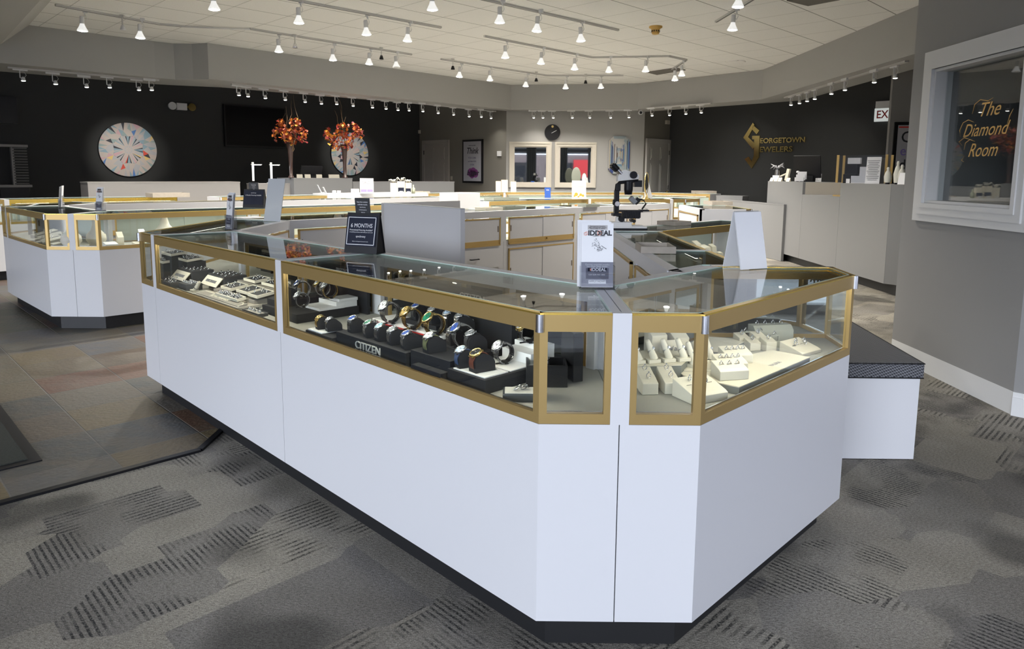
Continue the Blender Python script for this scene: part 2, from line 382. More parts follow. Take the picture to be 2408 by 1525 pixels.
b = MB(WINGLASS); b.box((XW+.06, (wy0+wy1)/2, (wz0+wz1)/2), (.008, wy1-wy0-.03, wz1-wz0-.03)); b.obj('window_pane', f, world=True)
b = MB(mat('gold_leaf', (.72, .46, .16), .4, .5)); Tm = TR(XW+.052, 0, 0) @ RZ(-PI/2) @ RX(PI/2)
def wt(s, size, ya, yb, z):
    t = MB(TRIM); t.text(s, size, Matrix(), shear=.42); xs = [v.x for v in t.v]
    b.text(s, size, TR(XW+.052, (ya+yb)/2, z) @ RZ(-PI/2) @ RX(PI/2), shear=.42, sx=(ya-yb)/(max(xs)-min(xs)), ext=.0006)
wt('The', .125, 4.585, 4.40, 1.815); wt('Diamond', .12, 4.74, 4.30, 1.69); wt('Room', .125, 4.66, 4.38, 1.56)
def sw(pts): b.tube([(XW+.052, 4.52-a*.86, z) for a, z in pts], [.0012]+[.0028]*(len(pts)-2)+[.0012], 5)
sw([(-.15, 1.80), (-.13, 1.86), (-.07, 1.885), (.02, 1.87), (.07, 1.885)])
sw([(-.27, 1.66), (-.285, 1.70), (-.25, 1.75), (-.19, 1.765), (-.12, 1.745)]); sw([(-.24, 1.60), (-.28, 1.625), (-.22, 1.65), (-.15, 1.635)])
sw([(.24, 1.70), (.262, 1.76), (.29, 1.80)]); sw([(-.21, 1.57), (-.2, 1.615), (-.15, 1.635), (-.09, 1.62)]); sw([(-.2, 1.49), (-.23, 1.50), (-.2, 1.53)])
b.obj('lettering', f, world=True)
# baseboards
def base(name, p, q, m=TRIM, h=.14):
    b = MB(m); b.bar(p, q, .016, 0, h-.03); b.bar(p, q, .011, h-.03, h-.01); b.bar(p, q, .006, h-.01, h); return struct(name, b)
base('baseboard_right', (XW-.001, Y1), (XW-.001, Y0)); 
b = MB(TRIM); b.bar((6.2, .7), (XW, Y0), .016, 0, .11); b.bar((6.2, .7), (XW, Y0), .008, .11, .14); struct('baseboard_near', b)
# soffit ring
OUT = [(-7.7, 8.33), (-5.40, 10.62), (-5.19, 10.79), (-4.92, 10.80), (-4.65, 10.73), (-3.6, 11.80), (-.11, 15.40), (2.57, 15.0), (4.48, 12.95), (4.51, 8.0), (4.51, 5.3)]
def back(p, q, r, d):
    pass
BK = [(-8.45, 9.08), (-5.9, 11.35), (-5.6, 11.5), (-5.2, 11.65), (-4.9, 11.75), (-4.15, 12.45), (-.25, 15.69), (2.8, 15.69), (5.25, 13.1), (5.10, 8.0), (5.10, 5.3)]
b = MB(SOFF)
for i in range(len(OUT)-1): b.prism([OUT[i], OUT[i+1], BK[i+1], BK[i]], ZS, ZC-.001)
struct('soffit', b)
# sloping bulkhead at the upper left
b = MB(SOFF); P0 = Vector((-6.503, 9.532, ZC)); 
P1 = Vector((-5.15, 8.0, ZC)); dd = P1-P0; P2 = P0+dd*5.2; P3 = Vector((-7.9, 9.6, ZC)); z_ = 2.62
A = at(0, 105, 2.95)
b.add([P0, P2, Vector((-12, 9, ZC)), A, Vector((A.x-2.4, A.y-4.4, 2.3)), Vector((-12, 9, 2.3)), P2+Vector((-2.5, 0, -.9))], [(0, 1, 6, 4, 3), (0, 3, 5, 2), (0, 2, 1), (3, 4, 5), (1, 2, 5, 6), (4, 6, 5)])
struct('soffit_left', b)

# doors
def door6(name, p, ang, w_, h_, m, hinge=False):
    d = thing(name, 'x', 'door', (p[0], p[1], 0), math.radians(ang)); d['kind'] = 'structure'
    b = MB(m); b.box((0, -.012, h_/2), (w_, .035, h_))
    for sx_ in (-1, 1):
        for (z0, z1) in [(.22, .86), (1.0, 1.62), (1.75, h_-.12)]:
            pw = w_/2-.17; cx = sx_*(w_/4-.005)
            b.box((cx, -.033, (z0+z1)/2), (pw+.05, .012, z1-z0+.05)); b.box((cx, -.041, (z0+z1)/2), (pw-.02, .01, z1-z0-.03))
    b.obj('door_leaf', d)
    b = MB(m); c = .09
    for x in (-w_/2-c/2, w_/2+c/2): b.box((x, -.02, (h_+c)/2), (c, .05, h_+c))
    b.box((0, -.02, h_+c/2), (w_+2*c, .05, c)); b.obj('door_casing', d)
    b = MB(BRASS); b.ell((w_/2-.07, -.08, 1.0), (.03, .03, .03)); b.cyl((w_/2-.07, 0, 1.0), (w_/2-.07, -.07, 1.0), .012); b.obj('door_knob', d)
    b = MB(BLACK)
    for z in (.3, 1.1, 1.9): b.box((w_/2+.01 if hinge else -w_/2-.01, -.04, z), (.02, .02, .1))
    b.obj('hinge', d); return d
DOORM = mat('door_paint_left', (.40, .37, .34), .5); DOORM2 = mat('door_paint_right', (.42, .41, .39), .5)
cl = onwall(1026, 400, c1, -45); d = door6('door_1', (cl.x, cl.y), -45, .87, 2.11, DOORM); d['label'] = 'six panel door in the taupe wall left of the framed print'
cr = onwall(1545, 400, c3, 45); d = door6('door_2', (cr.x, cr.y), 45, .80, 2.11, DOORM2, True); d['label'] = 'six panel door beside the black wall on the right'

# ------------------------------------------------------------------ street side behind the camera
b = MB(WALLG); b.box((-2.65, -1.3, 3.05), (18, .12, .6)); b.box((-2.65, -1.3, .05), (18, .12, .10), m=BLACK)
for x in (-11.5, -8.4, -5.4, -2.3, .8, 3.6, 6.2): b.box((x, -1.3, 1.6), (.12, .12, 3.0))
struct('wall_front', b)
k = NT('shade_fabric', .9); z_s = k.sep(k.tc)[2]; SHD = k.col(k.mix(k.math('GREATER_THAN', k.math('FRACT', k.math('MULTIPLY', z_s, 5)), .7), (.10, .105, .115), (.45, .46, .48)))
for i, (xa, xb) in enumerate([(-5.3, -2.4), (-2.2, .7), (.9, 3.5), (3.7, 6.1)]):
    b = MB(SHD); b.box(((xa+xb)/2, -1.2, 2.6), (xb-xa, .06, .55)); tag(b.obj('window_shade'), '%s folded grey striped shade above the street windows, seen in the wall mirrors' % ORD[i], 'window shade', 'street window shades')
for i, x in enumerate([.75, 2.2, 3.6]):
    b = MB(mat('drape_grey', (.10, .105, .10), .9))
    for j in range(5): b.cyl((x-.2+j*.09, -1.17, .1), (x-.2+j*.09, -1.17, 2.7), .05)
    tag(b.obj('drape'), '%s grey drape hanging between the street windows, seen in the wall mirrors' % ORD[i], 'curtain', 'street window drapes')
g = thing('window_2', 'storefront glazing behind the camera', 'window', (-2.65, -1.3, .1)); g['kind'] = 'structure'
b = MB(GLASS); b.box((-2.65, -1.3, 1.43), (17.7, .01, 2.66)); b.obj('window_pane', g, world=True)
k = NT('pavement', .8); n1 = k.noise(k.tc, 2.2, 4); x_, y_, _ = k.sep(k.tc)
ln = k.maprange(k.math('ABSOLUTE', k.math('SUBTRACT', k.math('FRACT', k.math('DIVIDE', y_, 1.5)), .5)), .008, .016, 1, 0)
PAVE = k.col(k.mix(k.math('MULTIPLY', ln, .6), k.mix(n1, (.42, .42, .43), (.60, .60, .61)), (.12, .12, .12)))
b = MB(PAVE); b.box((-2, -20.35, -.08), (90, 38, .1)); struct('ground_pavement', b)
b = MB(mat('facade_render', (.17, .13, .12), .8)); b.box((-2, -38, 1.6), (90, .5, 3.4)); b.m = BLACK
for i in range(-6, 6): b.box((i*4.3, -37.7, 1.5), (2.6, .06, 2.0))
b.m = mat('red_awning', (.55, .03, .03), .7); b.box((7, -37.6, 1.9), (2.6, .25, 1.8))
b.m = mat('glass_blue', (.25, .4, .6), .3); b.box((-9, -37.6, 1.2), (3, .2, 2.4)); struct('wall_street', b)

# ------------------------------------------------------------------ showcases
def inset(poly, ds):
    n = len(poly); L = []
    for i in range(n):
        p = Vector(poly[i]); q = Vector(poly[(i+1) % n]); d = (q-p).normalized(); nn = Vector((-d.y, d.x)); L.append((p+nn*ds[i], d))
    out = []
    for i in range(n):
        (p, d), (q, e) = L[i-1], L[i]; den = d.x*e.y-d.y*e.x
        if abs(den) < 1e-6: out.append((q.x, q.y)); continue
        t = ((q.x-p.x)*e.y-(q.y-p.y)*e.x)/den; out.append((p.x+d.x*t, p.y+d.y*t))
    return out
IPANEL = mat('case_inner_panel', (.50, .55, .50), .35)
LEDF = mat('led_far', (1, .96, .84), .5, emit=22)
def showcase(label, poly, ed, h=H, zb=ZB, zm=ZM, base=None, rear='mirror', strip='lo', units=None, group='jewellery showcases', gold=GOLD, deck=DECK, front_solid=False):
    base = base or WHITE; n = len(poly); cx = sum(p[0] for p in poly)/n; cy = sum(p[1] for p in poly)/n
    r = thing('glass_showcase', label, 'display case', (cx, cy, 0), 0, group)
    E = [(Vector(poly[i]), Vector(poly[(i+1) % n]), ed[i]) for i in range(n)]
    def o(b, nm, **k): return b.obj(nm, r, world=True, **k)
    g0 = [.0015 if e == 'J' else 0 for e in ed]
    b = MB(base); b.prism(inset(poly, g0), zb, zm); o(b, 'base_cabinet')
    b = MB(KICK); b.prism(inset(poly, [{'J': .0, 'R': .05}.get(e, .072) for e in ed]), .0045, zb); o(b, 'toe_kick')
    b = MB(deck); b.prism(inset(poly, [{'J': .001, 'R': .01}.get(e, .012) for e in ed]), zm, zm+.014); o(b, 'deck')
    b = MB(GLASS); b.prism(inset(poly, [{'J': .026, 'R': .05}.get(e, .02) for e in ed]), h-.009, h-.002); o(b, 'glass_top')
    b = MB(GREENEDGE)
    ip = inset(poly, [{'J': .026, 'R': .05}.get(e, .019) for e in ed]); iq = inset(ip, [.005]*n)
    for i in range(n): b.prism([ip[i], ip[(i+1) % n], iq[(i+1) % n], iq[i]], h-.0095, h-.0005)
    o(b, 'glass_edge')
    for i, (p, q, e) in enumerate(E):
        d = (q-p).normalized(); L = (q-p).length; pe, ne = ed[i-1], ed[(i+1) % n]
        if e in 'GM':
            s0 = .0265 if pe == 'J' else 0; s1 = .0265 if ne == 'J' else 0
            pr, qr = p+d*s0, q-d*s1
            b = MB(gold); b.bar(pr, qr, .020, h-.052, h-.006); b.bar(pr, qr, .026, h-.006, h-.001, m=GOLDT); o(b, 'top_rail')
            b = MB(gold); b.bar(pr, qr, .020, zm+.001, zm+.030); b.bar(pr+d*.02, qr-d*.02, .004, zm+.030, zm+.033, .012, m=CHROME); o(b, 'bottom_rail')
            w0 = .018 if pe == 'J' else .022; w1 = .018 if ne == 'J' else .022
            for a_, z_ in ((s0, s0+w0), (L-s1-w1, L-s1)):
                b = MB(gold); b.bar(p+d*a_, p+d*z_, .02, zm+.03, h-.052); o(b, 'stile')
            if e == 'M':
                b = MB(WHITE); b.bar(p+d*(s0+w0), q-d*(s1+w1), .005, zm+.028, h-.05, .008); b.bar(p+d*(s0+w0), q-d*(s1+w1), .002, zm+.03, h-.052, .0135, m=MIRROR); o(b, 'mirror_door')
            else:
                b = MB(GLASS); b.bar(p+d*(s0+w0), q-d*(s1+w1), .005, zm+.028, h-.05, .011); o(b, 'glass_pane')
            if ne == 'G' and e == 'G':
                b = MB(CHROME); b.cyl((q.x, q.y, h-.053), (q.x, q.y, h-.004), .012, n=10); o(b, 'corner_cap')
            if strip and L > .6 and e == 'G':
                b = MB(WPLAS); b.bar(p+d*.08, q-d*.08, .022, h-.050, h-.030, .024); b.bar(p+d*.09, q-d*.09, .012, h-.0535, h-.0495, .029, m=LED if strip == 'hi' else LEDF); o(b, 'light_strip')
        elif e == 'J':
            b = MB(WHITE); b.bar(p+d*.021, q-d*.021, .0255, h-.014, h, .0015)
            if ne == 'G': b.prism([q, q-d*.02, E[(i+1) % n][0]+(E[(i+1) % n][1]-E[(i+1) % n][0]).normalized()*.026-d*.02, E[(i+1) % n][0]+(E[(i+1) % n][1]-E[(i+1) % n][0]).normalized()*.026], zm, h)
            if pe == 'G':
                dp = (E[i-1][1]-E[i-1][0]).normalized(); b.prism([p, p-dp*.026, p-dp*.026+d*.02, p+d*.02], zm, h)
            o(b, 'divider_strip')
        elif e == 'P':
            b = MB(WHITE); b.bar(p, q, .02, zm, h); o(b, 'end_panel')
        elif e == 'R':
            b = MB(base); b.bar(p, q, .05, h-.012, h); b.bar(p, q, .022, h-.065, h-.012); 
            for s_, t_ in ((0, .035), (L-.035, L)): b.bar(p+d*s_, p+d*t_, .022, zm, h-.065)
            o(b, 'rear_rail')
            us = units or [1]
            tot = sum(us); s_ = .035; W = L-.07
            for ui, u in enumerate(us):
                w_ = W*u/tot; a = p+d*s_; z = p+d*(s_+w_); s_ += w_; m0 = .03
                rear_unit(r, a+d*m0, z-d*m0, d, h, zm, zb, rear, double=w_ > .55, base=base)
    return r
def rear_unit(r, a, z, d, h, zm, zb, rear, double=True, drawer=False, base=WHITE):
    def o(b, nm): return b.obj(nm, r, world=True)
    L = (z-a).length; D = 0
    # upper: from zm-.02 to h-.07 ; lower: zb+.03 to zm-.06
    for (z0, z1, up) in [(zm-.035, h-.07, True), (zb+.03, zm-.075, False)]:
        if drawer and not up: z1 = z1-.2
        b = MB(GOLD)
        for (q0, q1, y0, y1) in [(0, L, z1-.013, z1), (0, L, z0, z0+.013), (0, .013, z0, z1), (L-.013, L, z0, z1)]: b.bar(a+d*q0, a+d*q1, .016, y0, y1, -.014)
        if up: b.bar(a+d*.013, z-d*.013, .010, z0+.013, z0+.055, -.009); c = a+d*(L*.55 if double else L*.3); b.cyl((c.x, c.y, z0+.035), (c.x+d.y*.02, c.y-d.x*.02, z0+.035), .008, m=BRASS, n=8)
        o(b, 'door_track')
        zz = z0+(.056 if up else .014)
        spans = [(.014, L/2+.01, -.006), (L/2, L-.014, -.011)] if double else [(.014, L-.014, -.009)]
        for k_, (q0, q1, off) in enumerate(spans):
            b = MB(base); b.bar(a+d*q0, a+d*q1, .004, zz, z1-.014, off)
            if up and rear:
                m = MIRROR if rear == 'mirror' else (GLASS if rear == 'glass' else IPANEL)
                b.bar(a+d*q0, a+d*q1, .0015, zz, z1-.014, off+.0045, m=m)
            dr = b.obj('sliding_door', r, world=True)
            t = q0+.012 if (k_ == 0 and double) else q1-.024
            b = MB(mat('pull_recess', (.09, .06, .03), .5)); b.bar(a+d*t, a+d*(t+.012), .002, (zz+z1)/2-.03, (zz+z1)/2+.03, off-.002)
            f = b.obj('finger_pull', None); f.parent = dr
            for v in f.data.vertices: v.co -= Vector(r.location)
    if drawer:
        z1 = zm-.06; b = MB(base); b.bar(a, z, .01, z1-.19, z1, -.012); dr = b.obj('drawer', r, world=True)
        m_ = a+d*(L*.5); b = MB(BLACK); nn = Vector((d.y, -d.x))
        b.tube([(*(m_-d*.055), z1-.09), (*(m_-d*.05+nn*.035), z1-.09), (*(m_+d*.05+nn*.035), z1-.09), (*(m_+d*.055), z1-.09)], .006); f = b.obj('drawer_pull', None); f.parent = dr
        for v in f.data.vertices: v.co -= Vector(r.location)

# island in the foreground
ICOR = (.291, 2.34); RA = (-.642, 3.264)
showcase('long white based glass case of watches, front left run of the nearest island', [(-1.002, 2.904), (.069, 1.833), (.291, 1.833), ICOR, RA], ['G', 'G', 'J', 'R', 'J'], units=[.42, .9], strip='hi')
showcase('glass case of ring trays left of the watch case', [(-2.116, 4.018), (-1.002, 2.904), RA, (-1.73, 4.352)], ['G', 'J', 'R', 'J'], units=[1, 1], strip='hi')
showcase('narrow corner case at the far left end of the nearest island', [(-2.116, 4.018), (-1.73, 4.352), (-1.73, 5.31), (-2.285, 5.515), (-2.285, 4.187)], ['J', 'R', 'J', 'G', 'G'], rear='panel')
showcase('glass case of cream ring displays, front right run of the nearest island', [(.291, 1.833), (.513, 1.833), (1.294, 2.614), (1.315, 2.85), (.80, 2.85), ICOR], ['G', 'G', 'G', 'M', 'R', 'J'], strip='hi')
showcase('short case behind the flip pad with a taupe tray on its glass top', [(.60, 2.655), (.795, 2.855), (.966, 2.855), (.966, 3.44), (.60, 3.44)], ['J', 'J', 'G', 'J', 'R'], rear='panel')
showcase('case carrying the microscope on its glass top', [(.60, 3.44), (.966, 3.44), (.966, 4.60), (.60, 4.60)], ['J', 'G', 'J', 'R'], rear='panel')
showcase('case running back to the right behind the microscope', [(.60, 4.60), (.966, 4.60), (1.95, 5.58), (1.70, 5.84), (.60, 4.75)], ['J', 'G', 'P', 'R', 'J'], rear='panel')
# diagonal run behind the island; its cabinet side faces the camera
def diag(t): return (t, t+7.12)
def diago(t): return (t-.375, t+7.495)
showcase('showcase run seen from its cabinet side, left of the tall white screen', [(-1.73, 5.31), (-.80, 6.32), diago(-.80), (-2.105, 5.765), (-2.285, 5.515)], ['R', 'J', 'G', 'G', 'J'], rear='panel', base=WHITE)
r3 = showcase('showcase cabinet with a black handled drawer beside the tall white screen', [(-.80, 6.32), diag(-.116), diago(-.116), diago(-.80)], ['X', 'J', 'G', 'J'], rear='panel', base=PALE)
p, q = Vector((-.80, 6.32)), Vector(diag(-.116)); d = (q-p).normalized(); L = (q-p).length
b = MB(PALE); b.bar(p, q, .05, H-.012, H); b.bar(p, q, .022, H-.065, H-.012); b.bar(p, p+d*.035, .022, ZM, H-.065); b.bar(q-d*.035, q, .022, ZM, H-.065); b.obj('rear_rail', r3, world=True)
rear_unit(r3, p+d*.2, q-d*.055, d, H, ZM, ZB, 'panel', double=False, drawer=True, base=PALE)
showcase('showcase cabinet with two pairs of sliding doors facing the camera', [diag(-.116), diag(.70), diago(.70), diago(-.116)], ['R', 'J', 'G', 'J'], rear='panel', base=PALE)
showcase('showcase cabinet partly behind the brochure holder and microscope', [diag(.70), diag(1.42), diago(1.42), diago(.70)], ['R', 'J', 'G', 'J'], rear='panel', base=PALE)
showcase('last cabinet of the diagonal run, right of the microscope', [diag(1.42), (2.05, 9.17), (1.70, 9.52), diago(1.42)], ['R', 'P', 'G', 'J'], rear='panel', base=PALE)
# left island
showcase('showcase at the left edge with grey watch stands', [(-5.125, 6.953), (-4.03, 5.912), (-3.803, 5.912), (-3.803, 6.44), (-4.77, 7.31)], ['G', 'G', 'J', 'R', 'J'], rear='panel')
showcase('showcase of white necklace busts on the left island', [(-3.803, 5.912), (-3.576, 5.914), (-2.44, 7.05), (-2.80, 7.41), (-3.803, 6.44)], ['G', 'G', 'J', 'R', 'J'], rear='panel')
showcase('showcase behind the six month financing sign, second on the left island', [(-2.44, 7.05), (-1.2, 8.29), (-1.56, 8.65), (-2.80, 7.41)], ['G', 'P', 'R', 'J'], rear='panel')
showcase('showcase at the frame edge at left, turned away from the camera', [(-5.125, 6.953), (-4.77, 7.31), (-4.77, 8.1), (-5.3, 8.3), (-5.3, 7.13)], ['J', 'R', 'J', 'G', 'G'], rear='panel')
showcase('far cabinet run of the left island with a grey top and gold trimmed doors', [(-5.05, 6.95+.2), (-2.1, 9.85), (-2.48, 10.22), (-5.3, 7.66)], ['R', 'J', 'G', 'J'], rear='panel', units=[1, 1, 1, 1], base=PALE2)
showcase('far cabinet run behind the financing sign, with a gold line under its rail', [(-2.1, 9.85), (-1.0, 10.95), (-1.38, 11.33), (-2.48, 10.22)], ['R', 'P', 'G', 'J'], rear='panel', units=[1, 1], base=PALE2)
# middle right ring
showcase('long case with a white end panel behind the diagonal cabinets', [(-.35, 9.27), (1.13, 10.62), (.77, 11.0), (-.71, 9.65)], ['G', 'J', 'R', 'P'], rear='panel')
showcase('case with gold rail behind the microscope column', [(1.13, 10.62), (2.42, 10.77), (2.42, 11.3), (.77, 11.0)], ['G', 'J', 'R', 'J'], rear='panel')
showcase('eight sided corner case with small gold framed panes right of the microscope', [(2.42, 10.77), (2.65, 10.84), (3.0, 11.3), (2.6, 11.6), (2.42, 11.3)], ['G', 'G', 'J', 'R', 'J'], rear='panel')
showcase('white ended counter case behind the flip pad', [(2.05, 7.71), (2.56, 7.71), (2.66, 7.83), (2.66, 8.75), (2.05, 8.75)], ['P', 'G', 'G', 'P', 'R'], rear='panel')
# wall run of cases
showcase('lit case along the far left wall, under the round diamond painting', [(-6.35, 8.65), (-4.90, 10.06), (-5.25, 10.42), (-6.70, 9.0)], ['G', 'P', 'R', 'J'], rear='panel', gold=GOLDT)
showcase('lit case at the left frame edge beside the brass mirror', [(-7.1, 7.95), (-6.35, 8.65), (-6.70, 9.0), (-7.45, 8.3)], ['G', 'J', 'R', 'P'], rear='panel', gold=GOLD)
showcase('lit wall case left of the long white raised counter', [(-4.25, 10.0), (-3.02, 11.23), (-3.38, 11.6), (-4.6, 10.36)], ['G', 'J', 'R', 'P'], rear='panel')
showcase('lit wall case below the framed print', [(-1.60, 12.62), (-.22, 13.98), (-.22, 14.5), (-1.96, 12.98)], ['G', 'J', 'R', 'J'], rear='panel')
showcase('lit wall case below the two mirrors', [(-.22, 13.98), (2.75, 14.72), (2.75, 15.1), (-.22, 14.5)], ['G', 'J', 'R', 'J'], rear='panel')
showcase('lit wall case at the foot of the black wall right of the microscope', [(2.75, 14.72), (3.88, 13.9), (4.2, 14.25), (2.75, 15.1)], ['G', 'P', 'R', 'J'], rear='panel')
# raised white counter
b = MB(WHITE); b.prism([(-3.02, 11.2), (-1.60, 12.6), (-1.96, 12.98), (-3.38, 11.6)], .93, 1.04); r = thing('raised_counter', 'long white raised counter carrying the sale sign and gift bags', 'counter', (-2.5, 12.1, 0))
b.obj('countertop', r, world=True); b = MB(GREYLAM); b.prism([(-3.0, 11.24), (-1.62, 12.62), (-1.94, 12.94), (-3.34, 11.6)], .005, .93); b.obj('base', r, world=True)
# L-shaped privacy screen
F0 = at(903, 476.5, 1.16); F1 = at(1083, 490, 1.16); B1 = at(1082, 471, 1.16)
r = thing('privacy_screen', 'tall white L shaped desk screen standing among the showcases', 'screen', (F0.x, F0.y, 0))
b = MB(WHITE); b.bar(F0, F1, .035, 0, 1.158); b.bar(F0, F1, .037, 1.156, 1.16, -.001, m=mat('screen_cap', (.5, .5, .5), .4)); b.obj('front_panel', r, world=True)
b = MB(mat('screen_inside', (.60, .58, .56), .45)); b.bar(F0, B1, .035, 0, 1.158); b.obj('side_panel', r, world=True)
b = MB(WHITE); b.box((-.66, 8.25, .58), (.34, .34, 1.16), PI/4); tag(b.obj('cabinet_tower'), 'small white upright cabinet just right behind the privacy screen', 'cabinet')
# grey counters near the walls
def slab(label, pts, z, m, name='service_counter', topm=None):
    r = thing(name, label, 'counter', (pts[0][0], pts[0][1], 0)); b = MB(m); b.prism(pts, .0045, z-.02); b.obj('base', r, world=True)
    b = MB(topm or m); b.prism(inset(pts, [-.004]*len(pts)), z-.02, z); b.obj('countertop', r, world=True); return r
def lineat(px, c, z):       # point on the line y-x=c seen at column px
    k = (px-1204)/F; y = c/(1-k*1.01); return (y-c, y)
GC = mat('grey_counter', (.30, .285, .275), .5, noise=.05, nscale=300)
W1 = at(204, 427, 1.226); W2 = at(563, 425.5, 1.219)
def wl(px, off=0, L=16.1):
    p = onwall(px, 400, (-L/2, L/2), 45); return Vector((p.x, p.y))
BK_ = Vector((-S2, S2))
def wslab(label, x0, x1, z, m, dep=.6, topm=None, L=16.1):
    a, e = wl(x0, L=L), wl(x1, L=L); return slab(label, [tuple(a), tuple(e), tuple(e+BK_*dep), tuple(a+BK_*dep)], z, m, topm=topm)
wslab('low grey partition counter under the left round painting', 204, 563, 1.222, GC, .4)
wslab('grey counter block holding the flower vases', 690, 828, 1.283, GREYLAM, .62)
wslab('lower grey counter behind the two desk lamps', 597, 689, 1.19, GC, .3, L=16.3)
wslab('grey counter right of the flower vases', 829, 1068, 1.215, GREYLAM, .45)
slab('small grey box counter right of the far corner case', [(3.95, 13.7), (4.35, 13.35), (4.55, 13.6), (4.15, 13.95)], 1.0, GREYLAM)
slab('low pale partition at the foot of the black wall', [(4.0, 13.6), (4.36, 11.3), (4.4, 11.3), (4.1, 13.7)], .93, GREYLAM)
# reception counter
r = thing('reception_counter', 'tall grey reception counter in front of the black wall', 'counter', (4.4, 10, 0))
XR = 4.40
b = MB(GREYLAM)
for (ya, yb, zt) in [(12.19, 10.7, 1.298), (10.7, 9.46, 1.11), (9.46, 8.19, 1.298)]:
    b.box((XR+.02, (ya+yb)/2, (zt+.125)/2), (.04, ya-yb-.004, zt-.125))
b.obj('front_panel', r, world=True)
b = MB(GREYLAM); b.prism([(XR, 8.187), (XR+.2, 7.95), (XR+.65, 7.95), (XR+.65, 8.187)], .125, 1.298); b.obj('end_panel', r, world=True)
b = MB(KICK); b.box((XR+.38, 10.1, .064), (.6, 4.1, .12)); b.obj('toe_kick', r, world=True)
b = MB(GREYLAM); b.box((XR+.35, 11.45, 1.285), (.62, 1.48, .024)); b.box((XR+.35, 8.83, 1.285), (.62, 1.26, .024)); b.box((XR+.35, 10.08, 1.098), (.62, 1.24, .024))
b.m = mat('beige_laminate', (.55, .50, .42), .5); b.box((XR+.34, 10.71, 1.2), (.6, .02, .19)); b.box((XR+.64, 10.08, 1.2), (.02, 1.24, .19)); b.box((XR+.34, 9.45, 1.2), (.6, .02, .19)); b.m = GOLD; b.box((XR+.3, 9.7, 1.12), (.4, .4, .02)); b.obj('countertop', r, world=True)
# bench
r = thing('bench', 'white box bench with a dark woven vinyl cushion', 'bench', (1.8, 3.3, 0), 0)
BY0 = 3.28; bp = [(1.60, BY0), (1.985, BY0), (1.985, BY0+.03), (2.1, 4.24), (1.60, 4.24)]
b = MB(WHITE); b.prism([(1.61, BY0+.01), (1.98, BY0+.01), (2.09, 4.23), (1.61, 4.23)], .004, .415); b.obj('base', r, world=True)
k = NT('woven_vinyl', .38); R_ = k.mapping(k.tc, rz=.35); x_, y_, _ = k.sep(R_)
wv = k.nt.nodes.new('ShaderNodeTexWave'); wv.inputs['Scale'].default_value = 26; wv.inputs['Distortion'].default_value = 0; k.put(wv.inputs['Vector'], R_)
yz = k.math('ADD', y_, k.sep(k.tc)[2]); ww = k.maprange(k.math('MULTIPLY', k.math('SINE', k.math('MULTIPLY', x_, 330)), k.math('SINE', k.math('MULTIPLY', yz, 420))), -.5, .5)
k.bump(ww, .9, .004); VIN = k.col(k.mix(ww, (.045, .046, .053), (.24, .243, .26)))
b = MB(VIN); b.prism([(1.60, BY0), (1.995, BY0), (2.105, 4.25), (1.60, 4.25)], .415, .492); b.obj('cushion', r, world=True, bevel=.012)
b = MB(BLACK); b.tube([(1.60, BY0-.002, .490), (1.99, BY0-.002, .490), (2.10, 4.24, .490)], .003); b.tube([(1.60, BY0-.002, .419), (1.99, BY0-.002, .419)], .003); b.obj('piping', r, world=True)
# entrance mat
r = thing('door_mat', 'dark green ribbed entrance mat on the slate tiles', 'mat', (-2.9, 3.1, .004)); 
c_ = Vector((-2.257, 3.166)); u_ = Vector((-S2, -S2)); v_ = Vector((-S2, S2)); q_ = [c_, c_+v_*1.6, c_+v_*1.6+u_*1.0, c_+u_*1.0]
MATG = mat('mat_green', (.030, .034, .028), .9, noise=.5, nscale=90, bump=.8, bscale=90)
b = MB(BLACK); b.prism([tuple(p) for p in q_], .004, .010); b.obj('rubber_border', r, world=True)
b = MB(MATG); b.prism(inset([tuple(p) for p in q_], [-.05]*4) if False else [tuple(c_+u_*.05+v_*.05), tuple(c_+v_*1.55+u_*.05), tuple(c_+v_*1.55+u_*.95), tuple(c_+v_*.05+u_*.95)], .010, .015); b.obj('ribbed_field', r, world=True)

# ------------------------------------------------------------------ things on, in and around the cases
def A_(u, v, z=0): return Vector((.069-S2*u+S2*v, 1.833+S2*u+S2*v, z))
def B_(u, v, z=0): return Vector((.513+S2*u-S2*v, 1.833+S2*u+S2*v, z))
RA_, RB_ = -PI/4, PI/4
ZD = ZM+.0145
def upright(T=None): return (T or Matrix()) @ RX(PI/2)      # text standing, facing -y
def slope(a): return RX(a)
